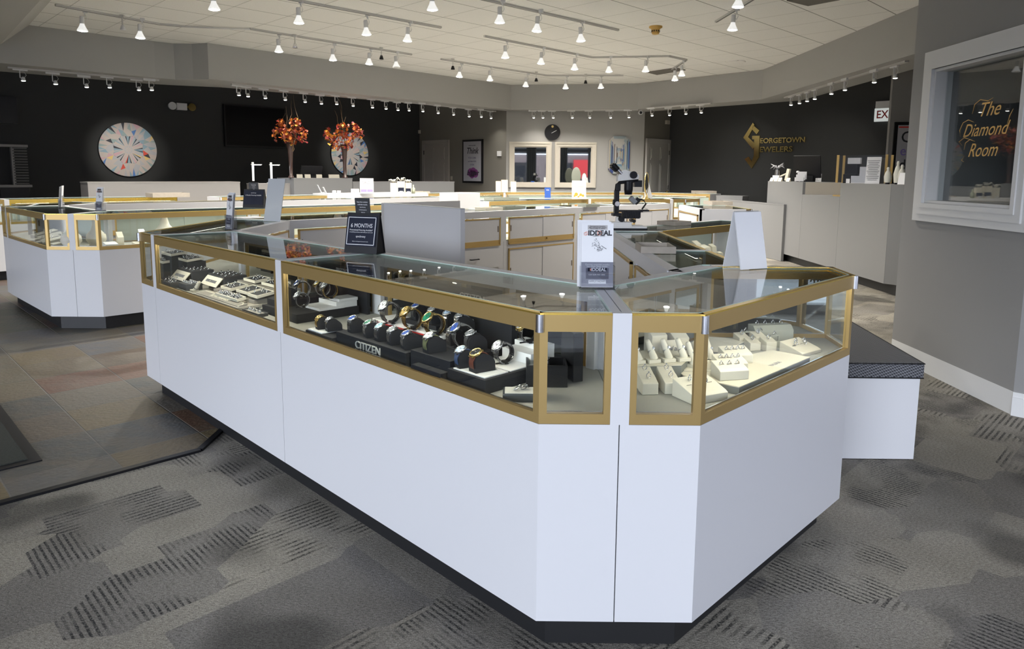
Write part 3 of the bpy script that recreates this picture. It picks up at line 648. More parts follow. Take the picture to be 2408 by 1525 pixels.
# ---- watches
DI = dict(blue=mat('dial_blue', (.03, .08, .35), .25), green=mat('dial_green', (.01, .16, .09), .25), white=mat('dial_white', (.75, .76, .78), .3), black=mat('dial_black', (.01, .01, .012), .25), ice=mat('dial_ice', (.35, .62, .72), .25), gold=mat('dial_gold', (.85, .62, .22), .3, .6), sky=mat('dial_sky', (.45, .60, .80), .25), grey=mat('dial_grey', (.25, .26, .28), .3))
STR = dict(steel=STEEL, gold=YGOLD, black=mat('strap_black', (.02, .021, .023), .6), olive=mat('strap_olive', (.10, .11, .05), .8), navy=mat('strap_navy', (.03, .06, .14), .6), brown=mat('strap_brown', (.13, .035, .02), .5))
def watch(label, loc, rz, strap='steel', dial='blue', case='steel', kind='cushion', R=.028, tilt=0, s=1.0, grp='wristwatches in the nearest glass case'):
    r = thing('wristwatch', label, 'watch', loc, rz, grp); r.scale = (s, s, s)
    th = math.radians(116 if kind == 'cushion' else 135)     # dial direction in the y-z plane (90 = up, 180 = towards -y)
    cz = R*.95 if kind == 'cushion' else R+.004
    a0, a1 = (math.radians(-8), math.radians(212)) if kind == 'cushion' else (math.radians(-75), math.radians(262))
    n = 26; b = MB(STR[strap]); ky = 1.0 if kind == 'cushion' else .92
    link = strap in ('steel', 'gold')
    for i in range(n):
        a = a0+(a1-a0)*(i+.5)/n
        if abs(a-th) < .42: continue
        wd = .0125 if abs(a-th) > .8 else .0150
        nrm = Vector((0, math.cos(a)*ky, math.sin(a))); c = Vector((0, 0, cz))+nrm*(R+.0015)
        Rm = Matrix.Rotation(a-PI/2, 3, 'X'); seg = (a1-a0)/n*(R+.002)
        if link:
            b.box(c, (wd*.72, seg*.86, .003), R=Rm); 
            for sx_ in (-1, 1): b.box(c+Vector((sx_*wd*.66, 0, 0)), (wd*.5, seg*.92, .0024), R=Rm)
        else: b.box(c, (wd*1.6, seg*1.05, .0022), R=Rm)
    b.obj('band', r)
    Rd = Matrix.Rotation(th-PI/2, 4, 'X'); D = TR(0, 0, cz) @ Rd
    b = MB(YGOLD if case == 'gold' else STEEL); b.T = D; z0 = R-.001; rr = .0190 if s > .95 else .0165
    b.lathe([(.0005, z0), (rr*.9, z0), (rr, z0+.003), (rr, z0+.007), (rr*.93, z0+.0092), (rr*.82, z0+.0092), (rr*.80, z0+.0075)], 28)
    b.cyl((rr, 0, z0+.005), (rr+.0035, 0, z0+.005), .002, n=8)
    for sy in (-1, 1):
        for sx_ in (-1, 1): b.box((sx_*.0085, sy*.0165, z0+.002), (.0035, .008, .004))
    b.obj('watch_case', r)
    b = MB(DI[dial]); b.T = D; b.lathe([(rr*.82, z0+.0077), (.0005, z0+.0079)], 28, smooth=False); hm = STEEL if dial not in ('white', 'ice', 'sky', 'gold') else INK
    for i in range(12): a = i*PI/6; b.box((rr*.66*math.cos(a), rr*.66*math.sin(a), z0+.0083), (.0034, .0011, .0006), a, m=hm)
    b.box((.0025, .003, z0+.0084), (.0016, .009, .0005), -.6, m=hm); b.box((-.003, .002, z0+.0084), (.0014, .011, .0005), .9, m=hm)
    b.obj('dial', r)
    if kind == 'cushion':
        b = MB(BLKFAB); prof = [(-R*.9, 0)]+[((R-.001)*math.cos(PI-PI*i/14)*(1 if i < 8 else 1.55), cz*(1-.045*max(0, i-7))+(R-.001)*math.sin(PI-PI*i/14)) for i in range(14)]+[(R*1.5, 0)]
        b.wedge(prof, -.0185, .0185); b.obj('cushion', r)
    else:
        b = MB(BLACK); pts = [(0, (R-.003)*ky*math.cos(math.radians(t)), cz+(R-.003)*math.sin(math.radians(t))) for t in range(-70, 250, 16)]
        for i in range(len(pts)-1):
            p, q = Vector(pts[i]), Vector(pts[i+1]); a = math.atan2(q.z-p.z, q.y-p.y); b.box((p+q)/2, (.010, (q-p).length*1.1, .002), R=Matrix.Rotation(a, 3, 'X'))
        b.box((0, .004, .004), (.022, .012, .008)); b.box((0, -.012, .003), (.003, .03, .004)); b.obj('ring_stand', r)
    return r
def dstand(label, u0, u1, v0, v1, z0, z1, m=BLKFAB, F_=A_, name='display_block', cat='display block', group=None, bevel=.0012):
    c = F_((u0+u1)/2, (v0+v1)/2, z0); r = thing(name, label, cat, c, RA_ if F_ is A_ else RB_, group)
    b = MB(m); b.box((0, 0, (z1-z0)/2), (abs(u1-u0), v1-v0, z1-z0)); b.obj('body', r, bevel=bevel); return r
# main watch platform (two steps), low tray left, right tray
r = dstand('wide black two step watch platform with raised silver brand lettering', .66, 1.115, .035, .20, ZD, ZD+.052, name='watch_platform', cat='display stand')
c0_ = (.66+1.115)/2
b = MB(BLKFAB); b.box((0, .14, .035), (.455, .13, .07)); b.obj('upper_step', r, bevel=.001)
b = MB(WPLAS); b.box((0, .14, .0765), (.44, .12, .013)); b.m = mat('red_edge', (.45, .02, .02), .4); b.box((0, .078, .072), (.45, .004, .005)); b.obj('white_top', r)
b = MB(STEEL); b.text('CITIZEN', .040, TR(-.005, -.0835, .026) @ RX(PI/2), m=mat('letter_silver', (.72, .71, .66), .3, .3), sx=1.12, ext=.003); b.obj('lettering', r)
dstand('low black tray with white top at the left end of the watch platform', 1.12, 1.33, .02, .14, ZD, ZD+.025, name='watch_tray', cat='display tray')
dstand('small white pad on the low black tray under the gold slim watch', 1.21, 1.32, .025, .12, ZD+.0255, ZD+.031, WPLAS)
dstand('black block with an olive strap watch, right of the brand lettering', .44, .652, .05, .155, ZD, ZD+.064)
dstand('tall black block behind the olive strap watch', .44, .652, .16, .25, ZD, ZD+.066)
r = dstand('large low black tray in the front corner with white insets', .255, .435, .035, .43, ZD, ZD+.045, name='watch_tray', cat='display tray')
r2_ = dstand('low black tray front strip carrying the blue and brown strap watches', .44, .60, .012, .046, ZD, ZD+.03, name='watch_tray', cat='display tray')
b = MB(WPLAS); b.box((.0, -.135, .0465), (.15, .10, .003)); b.box((.0, -.02, .0465), (.15, .11, .003)); b.obj('white_inset', r)
r = dstand('stepped white riser under the two tone watch, right end of the case', .275, .41, .255, .37, ZD+.0455, ZD+.082, WPLAS, name='riser', cat='riser', bevel=.001)
b = MB(WPLAS); b.box((0, .03, .045), (.135, .055, .018)); b.obj('top_step', r)
# back display panels
dstand('black upright display panel with silver lettering behind the watches', .45, 1.02, .34, .37, ZD, ZD+.235, name='display_board', cat='display panel')
r = thing('sign_lettering', 'silver brand lettering along the top of the black display panel', 'lettering', A_(.66, .338, ZD+.19), RA_); b = MB(mat('letter_silver', (1, 1, 1))); b.text('CITIZEN', .045, TR(0, -.001, .015) @ RX(PI/2), sx=.85, ext=.001); b.obj('letters', r)
r = thing('sign_lettering', 'red diamond mark and white word on the black display panel', 'lettering', A_(.72, .338, ZD+.12), RA_); b = MB(mat('mark_red', (.75, .04, .03), .5)); b.box((-.075, -.002, 0), (.018, .002, .018), R=Matrix.Rotation(PI/4, 3, 'Y')); b.text('PROMASTER', .024, TR(.02, -.001, 0) @ RX(PI/2), m=INKW, sx=.8, ext=.001); b.obj('letters', r)
for i in range(3):
    dstand('%s narrow black shelf block of the back row' % ['left', 'middle', 'right'][i], .62+i*.10 if False else .86-i*.11, .95-i*.11, .24, .33, ZD, ZD+.10)
# left display group (past the divider)
r = dstand('black watch stand with stepped white risers, left end of the watch case', 1.56, 1.90, .10, .42, ZD, ZD+.04, name='watch_platform', cat='display stand')
b = MB(WPLAS); b.box((.09, .02, .045), (.15, .13, .012)); b.obj('white_inset', r); b = MB(WPLAS); b.box((.08, .10, .055), (.16, .11, .03)); b.box((.115, .11, .075), (.09, .10, .014)); b.obj('riser', r); b = MB(BLKFAB); b.box((-.09, .0, .055), (.13, .28, .03)); b.obj('upper_step', r)
r = dstand('black back panel with white lettering at the left end of the watch case', 1.52, 1.95, .44, .455, ZD, ZD+.21, name='display_board', cat='display panel')
b = MB(INKW); b.text('PRESTIGE', .035, TR(.0, -.009, .185) @ RX(PI/2), sx=.8, ext=.001); b.obj('lettering', r)
W = [('slim gold bracelet watch at the left end of the low black tray', 1.275, .065, ZD+.0315, 'gold', 'gold', 'gold', 'cushion', .9),
 ('slim steel watch beside the gold one on the low black tray', 1.215, .075, ZD+.0315, 'steel', 'white', 'steel', 'cushion', .9),
 ('steel watch with deep blue dial at the left of the front row', 1.055, .085, ZD+.0525, 'steel', 'blue', 'steel', 'cushion', 1),
 ('steel watch with green dial above the silver lettering', .945, .085, ZD+.0525, 'steel', 'green', 'steel', 'cushion', 1),
 ('steel watch with ice blue dial in the front row', .87, .085, ZD+.0525, 'steel', 'ice', 'steel', 'cushion', 1),
 ('steel watch with grey dial, fourth of the front row', .79, .085, ZD+.0525, 'steel', 'grey', 'steel', 'cushion', 1),
 ('steel watch with dark blue dial at the right of the front row', .705, .085, ZD+.0525, 'steel', 'blue', 'steel', 'cushion', 1),
 ('steel chronograph on an olive strap', .575, .085, ZD+.0645, 'olive', 'white', 'steel', 'cushion', 1.05),
 ('watch with pale blue dial on a navy strap', .405, .082, ZD+.0485, 'navy', 'sky', 'steel', 'cushion', 1.05),
 ('rose gold chronograph on a brown strap', .335, .085, ZD+.0485, 'brown', 'black', 'gold', 'cushion', 1.1),
 ('chronograph on a black strap behind the olive strap watch', .50, .205, ZD+.0665, 'black', 'grey', 'steel', 'cushion', 1.05),
 ('grey dial steel watch on the tall black block', .60, .205, ZD+.0665, 'steel', 'grey', 'steel', 'cushion', 1),
 ('large yellow gold watch with gold dial standing on white', .83, .19, ZD+.083, 'gold', 'gold', 'gold', 'stand', 1.3),
 ('large yellow gold watch with green dial standing on white', .695, .19, ZD+.083, 'gold', 'green', 'gold', 'stand', 1.3),
 ('steel watch with bright blue dial standing high', .55, .20, ZD+.0665, 'steel', 'blue', 'steel', 'stand', 1.3),
 ('two tone watch with white dial on the stepped white riser', .34, .31, ZD+.10, 'steel', 'white', 'gold', 'stand', 1.2),
 ('steel watch with white dial on the front corner tray', .345, .20, ZD+.0485, 'steel', 'white', 'steel', 'stand', 1.15),
 ('tall two tone watch with black band near the middle of the platform', .97, .19, ZD+.083, 'steel', 'white', 'steel', 'stand', 1.35),
 ('black strap watch with blue dial at the back of the platform', .90, .275, ZD+.1005, 'black', 'blue', 'steel', 'cushion', 1),
 ('steel watch on the left narrow shelf block', .80, .275, ZD+.1005, 'steel', 'grey', 'steel', 'cushion', 1),
 ('steel watch with sky dial on the middle narrow shelf block', .71, .275, ZD+.1005, 'steel', 'sky', 'steel', 'cushion', 1),
 ('steel watch on the right narrow shelf block', .64, .275, ZD+.1005, 'steel', 'grey', 'steel', 'cushion', 1),
 ('dark steel watch standing left of the platform', 1.07, .20, ZD, 'steel', 'grey', 'steel', 'stand', 1.2),
 ('slim steel watch on the white riser, left end of the case', 1.615, .30, ZD+.083, 'gold', 'white', 'steel', 'stand', 1.2),
 ('slim steel ladies watch with open band on the white riser', 1.70, .31, ZD+.083, 'steel', 'white', 'gold', 'stand', 1.2),
 ('blue dial steel watch standing at the left end', 1.80, .26, ZD+.0705, 'steel', 'blue', 'steel', 'stand', 1.25),
 ('steel watch with white dial at the front of the left group', 1.645, .175, ZD+.0525, 'steel', 'white', 'steel', 'stand', 1.1),
 ('grey dial watch on cushion in the left group', 1.77, .17, ZD+.0705, 'steel', 'grey', 'steel', 'cushion', 1.1),
 ('steel watch high at the back of the left group', 1.74, .36, ZD+.0705, 'steel', 'grey', 'steel', 'cushion', 1.2),
 ('black strap watch at the far left of the left group', 1.86, .20, ZD+.0705, 'black', 'black', 'gold', 'stand', 1.1)]
for (lab, u, v, z, st, di, ca, kd, s_) in W: watch(lab, A_(u, v, z), RA_+rnd.uniform(-.12, .12)+(-.25 if kd == 'stand' else -.15), st, di, ca, kd, s=s_)
# open gift boxes in the corner
r = thing('jewellery_box', 'open charcoal box with a small silver bracelet, front corner of the case', 'box', Vector((.055, 2.01, ZD)), 0); bx = mat('charcoal_box', (.035, .040, .043), .35)
b = MB(bx); b.box((-.035, 0, .012), (.105, .075, .024)); b.obj('body', r, bevel=.004); b = MB(mat('box_lining', (.55, .54, .50), .8)); b.box((-.035, 0, .0245), (.092, .062, .002)); b.obj('lining', r)
b = MB(bx); b.box((.026, .005, .065), (.028, .078, .09)); b.obj('lid', r, bevel=.006)
r = thing('bracelet', 'small silver bracelet knotted in the open charcoal box', 'bracelet', r.location+Vector((-.035, 0, .0275))); b = MB(STEEL)
b.tube([(.03*math.sin(t*1.3)*math.cos(t*.7), .015*math.sin(t*2.1), .006+.004*math.sin(t*3)) for t in [i*.35 for i in range(24)]], .0018, 5); b.obj('chain', r)
r = thing('jewellery_box', 'wide black box holding a watch, behind the charcoal box', 'box', A_(.215, .265, ZD), 0)
b = MB(BLACK); 
for (x, y, sx_, sy_) in [(0, -.05, .13, .008), (0, .05, .13, .008), (-.061, 0, .008, .1), (.061, 0, .008, .1)]: b.box((x, y, .035), (sx_, sy_, .07))
b.box((0, 0, .02), (.12, .1, .04)); b.obj('body', r, bevel=.0015); b = MB(BLACK); b.box((.085, .035, .085), (.035, .10, .16), .35); b.obj('lid', r, bevel=.003)
watch('watch with pale dial lying in the wide black box', A_(.215, .255, ZD+.0405), 0, 'steel', 'white', 'steel', 'cushion', s=.8)
r = thing('price_card', 'small white price card in a clear stand beside the charcoal box', 'card', A_(.30, .17, ZD), -.1); b = MB(ACRYL); b.box((0, 0, .006), (.034, .016, .012)); b.obj('stand', r); b = MB(WMATT); b.box((0, .002, .02), (.032, .002, .018), R=Matrix.Rotation(-.5, 3, 'X')); b.obj('card', r)
r = thing('name_block', 'tiny black name block lying before the steel watch', 'name plate', A_(.405, .17, ZD+.0485), RA_+.1); b = MB(BLACK); b.wedge([(-.006, 0), (.006, 0), (.002, .010)], -.028, .028); b.m = INKW; b.text('CITIZEN', .009, TR(0, -.0042, .005) @ RX(1.1), ext=.0003); b.obj('body', r)
# acrylic sign inside the case at the back
r = thing('acrylic_sign', 'clear slanted acrylic sign standing behind the watches', 'sign', A_(1.0, .46, ZD), RA_); b = MB(ACRYL); b.box((.05, 0, .16), (.16, .003, .14), R=Matrix.Rotation(-.15, 3, 'X')); b.box((.05, .01, .05), (.16, .003, .1)); b.obj('sheet', r)

# ---- ring trays (left case)
RING = None
def ringproto():
    b = MB(STEEL); Rr, rr = .0095, .0017; vs = []; n, k_ = 16, 6
    for i in range(n):
        a = 2*PI*i/n
        for j in range(k_):
            t = 2*PI*j/k_; vs.append(((Rr+rr*.6*math.cos(t))*math.cos(a), rr*1.5*math.sin(t), (Rr+rr*.6*math.cos(t))*math.sin(a)))
    b.add(vs, [(i*k_+j, ((i+1) % n)*k_+j, ((i+1) % n)*k_+(j+1) % k_, i*k_+(j+1) % k_) for i in range(n) for j in range(k_)], True)
    return b
_rb = ringproto(); RO = _rb.obj('ring'); _rb2 = ringproto(); _rb2.m = STEEL
_rb2.add([(0, 0, .0155)]+[(.0038*math.cos(i*PI/4), .0038*math.sin(i*PI/4), .0135) for i in range(8)]+[(0, 0, .0095)], [(0, 1+i, 1+(i+1) % 8) for i in range(8)]+[(9, 1+(i+1) % 8, 1+i) for i in range(8)], m=mat('diamond_gem', (.9, .92, .95), .05, .6)); RS = _rb2.obj('ring')
def ring(loc, rz, label, group, stone=False, tilt=0, gold=False, s=.85):
    o = (RS if stone else RO).copy(); C.objects.link(o); o.location = loc; o.rotation_euler = (tilt, 0, rz); o.scale = (s, s, s); tag(o, label, 'ring', group); return o
TRAYN = [0]
def rtray(F_, rz, u, v, z, w_, d_, label, nx, ny, tilt=.12, frame=CREAM, ins=GRYFAB, stone=False, short='', tall=.014, extra=0):
    r = thing('ring_tray', label, 'ring tray', F_(u, v, z), rz, 'ring trays in the glass cases'); r.rotation_euler = (tilt, 0, rz)
    b = MB(frame)
    for (x, y, sx_, sy_) in [(0, -d_/2+.003, w_, .006), (0, d_/2-.003, w_, .006), (-w_/2+.003, 0, .006, d_-.012), (w_/2-.003, 0, .006, d_-.012)]: b.box((x, y, tall/2), (sx_, sy_, tall))
    b.obj('frame', r); b = MB(ins); b.box((0, 0, tall/2-.0015), (w_-.012, d_-.012, tall-.003)); b.obj('insert', r)
    Mx = TR(*F_(u, v, z)) @ RZ(rz) @ RX(tilt)
    for i in range(nx):
        for j in range(ny):
            if rnd.random() < .12: continue
            p = Mx @ Vector(((i+.5)/nx*(w_-.03)-(w_-.03)/2+rnd.uniform(-.003, .003), (j+.5)/ny*(d_-.02)-(d_-.02)/2, tall+.0035))
            ring(p, rz+rnd.uniform(-.3, .3)+PI/2*0, 'metal ring standing in the '+short, 'rings in the '+short, stone=stone or rnd.random() < .35)
    return r
# bench
r = dstand('wide taupe ring bench with raised lettering in the left case', 2.01, 2.56, .025, .24, ZD, ZD+.018, CREAMB, name='ring_bench', cat='display stand')
b = MB(GRYFAB); b.box((0, .0, -.0), (.001, .001, .001)); b = MB(mat('taupe_fabric', (.30, .275, .24), .8)); b.box((0, -.075, .0215), (.53, .05, .007), R=Matrix.Rotation(.1, 3, 'X')); b.obj('front_lip', r)
b = MB(CREAM); b.text('BENCHMARK', .030, TR(0, -.078, .026) @ RX(.25), sx=1.25, ext=.002); b.obj('lettering', r)
b = MB(CREAM); b.tube([(-.27, -.095, .02), (-.25, -.05, .026), (.22, -.05, .026), (.255, -.07, .024), (.265, -.10, .02)], .0035, 6); b.obj('edge_trim', r)
b = MB(mat('taupe_fabric', (1, 1, 1))); b.box((-.0, .05, .03), (.50, .12, .022), R=Matrix.Rotation(.12, 3, 'X')); b.obj('riser', r)
dstand('rear taupe riser behind the ring bench', 2.01, 2.50, .24, .36, ZD, ZD+.075, mat('taupe_fabric', (1, 1, 1)))
rtray(A_, RA_, 2.28, .085, ZD+.034, .15, .048, 'cream tray at the front of the bench, left half', 6, 2, .2, short='front left cream tray')
rtray(A_, RA_, 2.15, .085, ZD+.034, .12, .048, 'cream tray at the front of the bench, right half', 5, 2, .2, short='front right cream tray')
rtray(A_, RA_, 2.37, .17, ZD+.056, .13, .095, 'cream tray on the bench riser at left', 3, 2, .15, short='left riser tray')
rtray(A_, RA_, 2.20, .18, ZD+.058, .13, .095, 'cream tray on the bench riser, middle', 3, 2, .15, short='middle riser tray')
rtray(A_, RA_, 2.065, .175, ZD+.056, .11, .095, 'cream tray on the bench riser at right', 3, 2, .15, short='right riser tray')
rtray(A_, RA_, 2.36, .29, ZD+.084, .14, .09, 'cream tray on the rear riser, left of the post', 3, 2, .1, short='rear left tray')
rtray(A_, RA_, 2.16, .30, ZD+.084, .15, .09, 'cream tray on the rear riser nearest the white post', 4, 2, .1, short='rear right tray')
rtray(A_, RA_, 1.89, .06, ZD+.001, .17, .05, 'long charcoal tray with a row of small gold and pearl studs', 7, 1, 0, frame=GRYFAB, ins=CREAMB, short='long charcoal front tray')
rtray(A_, RA_, 1.90, .13 if False else .125, ZD+.001, .14, .05, 'charcoal tray tucked behind the row of studs', 6, 1, 0, frame=GRYFAB, ins=CREAMB, short='second charcoal front tray')
for (lab, u0, u1, v0, v1, zt, short, nx, ny) in [('dark ring block with a cream name plate, centre of the left case', 2.58, 2.80, .20, .33, .085, 'dark centre ring block', 4, 3), ('dark ring block with a cream name plate at the far left', 2.92, 3.14, .15, .28, .085, 'dark far left ring block', 4, 3)]:
    r = dstand(lab, u0, u1, v0, v1, ZD, ZD+zt, GRYFAB, name='ring_block', cat='display block'); b = MB(CREAM); b.box((0, -(v1-v0)/2-.025, zt*.62), (u1-u0-.01, .004, .062), R=Matrix.Rotation(-.75, 3, 'X')); 
    b.text('BENCHMARK', .024, TR(0, -(v1-v0)/2-.029, zt*.62) @ RX(PI/2-.75), m=INKG, sx=.95, ext=.0025); b.obj('name_plate', r)
    for i in range(nx):
        for j in range(ny):
            ring(A_(u0+(i+.5)/nx*(u1-u0), v0+(j+.5)/ny*(v1-v0), ZD+zt+.004), RA_+rnd.uniform(-.2, .2), 'metal band standing on the '+short, 'bands on the '+short)
for (lab, u, v, short, w_, d_) in [('dark tray of bands nearest the left post', 2.99, .055, 'dark front left tray', .17, .06), ('dark tray of bands behind the nearest one at far left', 3.08, .10, 'dark second tray', .15, .05)]:
    rtray(A_, RA_, u, v, ZD+.001, w_, d_, lab, 4, 2, 0, frame=GRYFAB, short=short, tall=.03)
r = thing('hexagonal_stand', 'dark hexagonal ring stand in the left case', 'display stand', A_(2.82, .105, ZD), RA_); b = MB(GRYFAB); b.prism([(-.085, 0), (-.055, -.045), (.055, -.045), (.085, 0), (.055, .045), (-.055, .045)], 0, .035); b.obj('body', r)
for i in range(5):
    for j in range(2): ring(A_(2.82+(i-2)*.026, .09+j*.032, ZD+.039), RA_, 'metal band on the dark hexagonal stand', 'bands on the dark hexagonal stand', s=1.0)
r = thing('ring_finger', 'cream finger cone leaning over the hexagonal stand', 'ring holder', A_(2.69, .085, ZD), RA_); b = MB(CREAM); b.cyl((-.01, 0, .01), (.035, .01, .06), .013, .008); b.m = STEEL; b.cyl((.002, .002, .023), (.006, .003, .028), .0135); b.m = CREAM; b.box((-.02, 0, .006), (.05, .03, .012)); b.obj('cone', r)
for (lab, u, v, zt, short) in [('cream tray of rings high at the far left of the left case', 3.33, .20, .15, 'far left high cream tray'), ('cream tray of rings on the far left riser', 3.18, .24, .125, 'far left middle cream tray'), ('cream tray of rings low at the far left', 3.36, .16, .105, 'far left low cream tray')]:
    dstand('grey riser under the '+short, u-.09, u+.09, v-.05, v+.06, ZD, ZD+zt-.006, GRYFAB); rtray(A_, RA_, u, v, ZD+zt, .17, .10, lab, 5, 3, .1, short=short)

# ---- cream displays (right case)
def slab2(label, pts, z0, z1, rz=0, top=CREAM, side=mat('grey_side', (.22, .23, .22), .7)):
    c = sum((Vector(p) for p in pts), Vector((0, 0)))/len(pts); r = thing('display_slab', label, 'display slab', (c.x, c.y, z0))
    b = MB(side); b.prism([tuple(Vector(p)-c) for p in pts], 0, z1-z0-.003); b.obj('body', r); b = MB(top); b.prism(inset([tuple(Vector(p)-c) for p in pts], [-.0005]*len(pts)), z1-z0-.003, z1-z0); b.obj('top', r); return r
def bp_(l, z=ZD): return [tuple(B_(u, v)[:2]) for u, v in l]
r = slab2('large low cream slab near the glass in the right case', bp_([(.285, .035), (.80, .03), (.80, .17), (.31, .27), (.27, .22)]), ZD, ZD+.026)
b = MB(INKG); q = B_(.62, .075); b.text('VALINA', .022, TR(q.x-r.location.x, q.y-r.location.y, .0265) @ RZ(RB_), ext=.0003); b.obj('lettering', r)
slab2('grey cream topped slab at left of the right case', bp_([(.30, .29), (.335, .44), (.18, .45), (.17, .42)]) if False else [(.385, 2.18), (.545, 2.20), (.60, 2.30), (.52, 2.42), (.37, 2.33)], ZD, ZD+.055)
slab2('back cream slab carrying tall blocks', bp_([(.62, .28), (.88, .30), (.80, .44), (.55, .42)]), ZD, ZD+.03)
def wedgeblock(label, loc, rz, w_, d_, h0, h1, name='ring_wedge'):
    r = thing(name, label, 'ring display', loc, rz, 'cream leather ring displays'); b = MB(CREAM)
    b.wedge([(-d_/2, 0), (d_/2, 0), (d_/2, h1), (-d_/2+.012, h0), (-d_/2, h0-.006)], -w_/2, w_/2); b.obj('body', r, bevel=.0015)
    b = MB(mat('slot_dark', (.30, .27, .22), .7)); s_ = math.atan2(h1-h0, d_-.012); n = max(1, int(w_/.03))
    for i in range(n): b.box(((i+.5)/n*w_*.8-w_*.4, .004, (h0+h1)/2+.0006), (.018, .0015, .0012), R=Matrix.Rotation(s_, 3, 'X'))
    b.obj('slot', r); return r
def onblock(loc, rz, w_, n, z, label, grp):
    z -= .006
    for i in range(n):
        p = Vector(loc)+Matrix.Rotation(rz, 3, 'Z') @ Vector(((i+.5)/n*w_*.85-w_*.425, .004, z)); ring(p, rz+.4, label, grp, True, s=.8)
for (lab, u, v, z, w_, sh, n) in [('cream wedge of three rings nearest the glass', .355, .105, ZD+.0265, .10, 'cream wedge nearest the glass', 3), ('cream wedge of four rings, second from the glass corner', .43, .145, ZD+.0265, .10, 'second cream wedge', 4), ('cream wedge of four rings, third from the glass corner', .545, .185, ZD+.0265, .10, 'third cream wedge', 4)]:
    wedgeblock(lab, B_(u, v, z), .22, w_, .062, .035, .05); onblock(B_(u, v, z), .22, w_, n, .05, 'stone set ring in the '+sh, 'rings in the '+sh)
loc = B_(.175, .105, ZD); wedgeblock('large cream sloped block with rings in the front corner of the right case', loc, .45, .13, .10, .03, .055)
for i, (x, y) in enumerate([(-.03, -.01), (.01, -.012), (-.02, .025), (.025, .022)]): ring(loc+Matrix.Rotation(.45, 3, 'Z') @ Vector((x, y, .055)), .8, 'stone set ring on the large front corner block', 'rings on the large front corner block', True)
for i, (x, y, zz) in enumerate([(.415, 2.075, .052), (.412, 2.125, .062), (.485, 2.085, .052), (.482, 2.135, .062)]):
    lab = ['front left', 'rear left', 'front right', 'rear right'][i]+' cream cube of the four by the corner post'
    r = thing('ring_cube', lab, 'ring display', (x, y, ZD), .12, 'cream leather ring displays'); b = MB(CREAM); b.wedge([(-.023, 0), (.023, 0), (.023, zz), (-.023, zz-.016)], -.025, .025); b.obj('body', r, bevel=.002)
    ring((x, y, ZD+zz+.003), .5, 'stone set ring on the '+lab, 'ring on the '+lab, True)
for i in range(4):
    x, y = .405+.052*i, 2.215+.012*i; r = thing('ring_finger', '%s cream finger cone from the left in the right case' % ORD[i], 'ring holder', (x, y, ZD+.0555), .3, 'cream finger cones')
    b = MB(CREAM); b.box((0, 0, .006), (.042, .036, .012)); b.cyl((.006, 0, .01), (-.016, .008, .068), .013, .0085, n=14); b.ell((-.016, .008, .068), (.0085, .0085, .008)); b.obj('cone', r, bevel=.001)
    ring((x-.004, y+.003, ZD+.0555+.036), .5, 'stone set ring on a cream finger cone', 'rings on the cream finger cones', True, .6, s=1.3)
for i in range(4):
    x, y = .60+.026*i, 2.27+.012*i+.03*(i > 1); r = thing('ring_finger', '%s cream finger cone of the cluster behind the corner post' % ORD[i], 'ring holder', (x, y, ZD+.03), .6, 'cream finger cones behind the post')
    b = MB(CREAM); b.box((0, 0, .005), (.036, .034, .010)); b.cyl((.004, 0, .01), (-.014, .010, .078), .013, .0085, n=14); b.ell((-.014, .01, .078), (.0085, .0085, .008)); b.obj('cone', r)
    ring((x-.004, y+.003, ZD+.065), .5, 'stone set ring on a cone behind the corner post', 'rings on cones behind the corner post', True, .6, s=1.35)
slab2('cream pad under the finger cones behind the corner post', [(.56, 2.22), (.74, 2.24), (.76, 2.36), (.60, 2.40)], ZD+.0, ZD+.03)
for i, (x, y, hh) in enumerate([(.50, 2.40, .14), (.585, 2.43, .125)]):
    r = thing('ring_tower', ['taller', 'shorter'][i]+' cream block tower at the back left of the right case', 'ring display', (x, y, ZD), .3); b = MB(CREAM); b.wedge([(-.03, 0), (.03, 0), (.03, hh), (-.03, hh-.03)], -.03, .03); b.obj('body', r, bevel=.002)
    ring((x, y, ZD+hh-.008), .4, 'stone set ring on the '+['taller', 'shorter'][i]+' cream tower', 'ring on the '+['taller', 'shorter'][i]+' tower', True)
r = thing('name_sign', 'small white slanted name card beside the finger cones', 'card', (.56, 2.335, ZD+.0555), .25); b = MB(CREAM); b.wedge([(-.03, 0), (.03, 0), (.02, .045)], -.05, .05); b.obj('body', r); b = MB(INKG); b.text('Valina', .028, TR(0, -.009, .022) @ RX(.75), ext=.0004, shear=.3); b.obj('lettering', r)
for i, (u, v, zz) in enumerate([(.885, .225, .05), (.90, .275, .06), (.845, .27, .045), (.855, .32, .055)]):
    lab = ['right front', 'right rear', 'left front', 'left rear'][i]+' cream cube of the pair at the back right'; p = B_(u, v, ZD)
    r = thing('ring_cube', lab, 'ring display', p, .3, 'cream leather ring displays'); b = MB(CREAM); b.wedge([(-.022, 0), (.022, 0), (.022, zz), (-.022, zz-.014)], -.024, .024); b.obj('body', r, bevel=.002); ring(p+Vector((0, 0, zz+.002)), .5, 'stone set ring on the '+lab, 'ring on the '+lab, True)
loc = B_(.945, .125, ZD); wedgeblock('cream sloped pad with four rings near the right corner', loc, .65, .13, .095, .018, .042)
for (x, y) in [(-.035, .0), (0, .02), (.01, -.012), (.04, .01)]: ring(loc+Matrix.Rotation(.65, 3, 'Z') @ Vector((x, y, .040)), .5, 'stone set ring on the right corner pad', 'rings on the right corner pad', True)
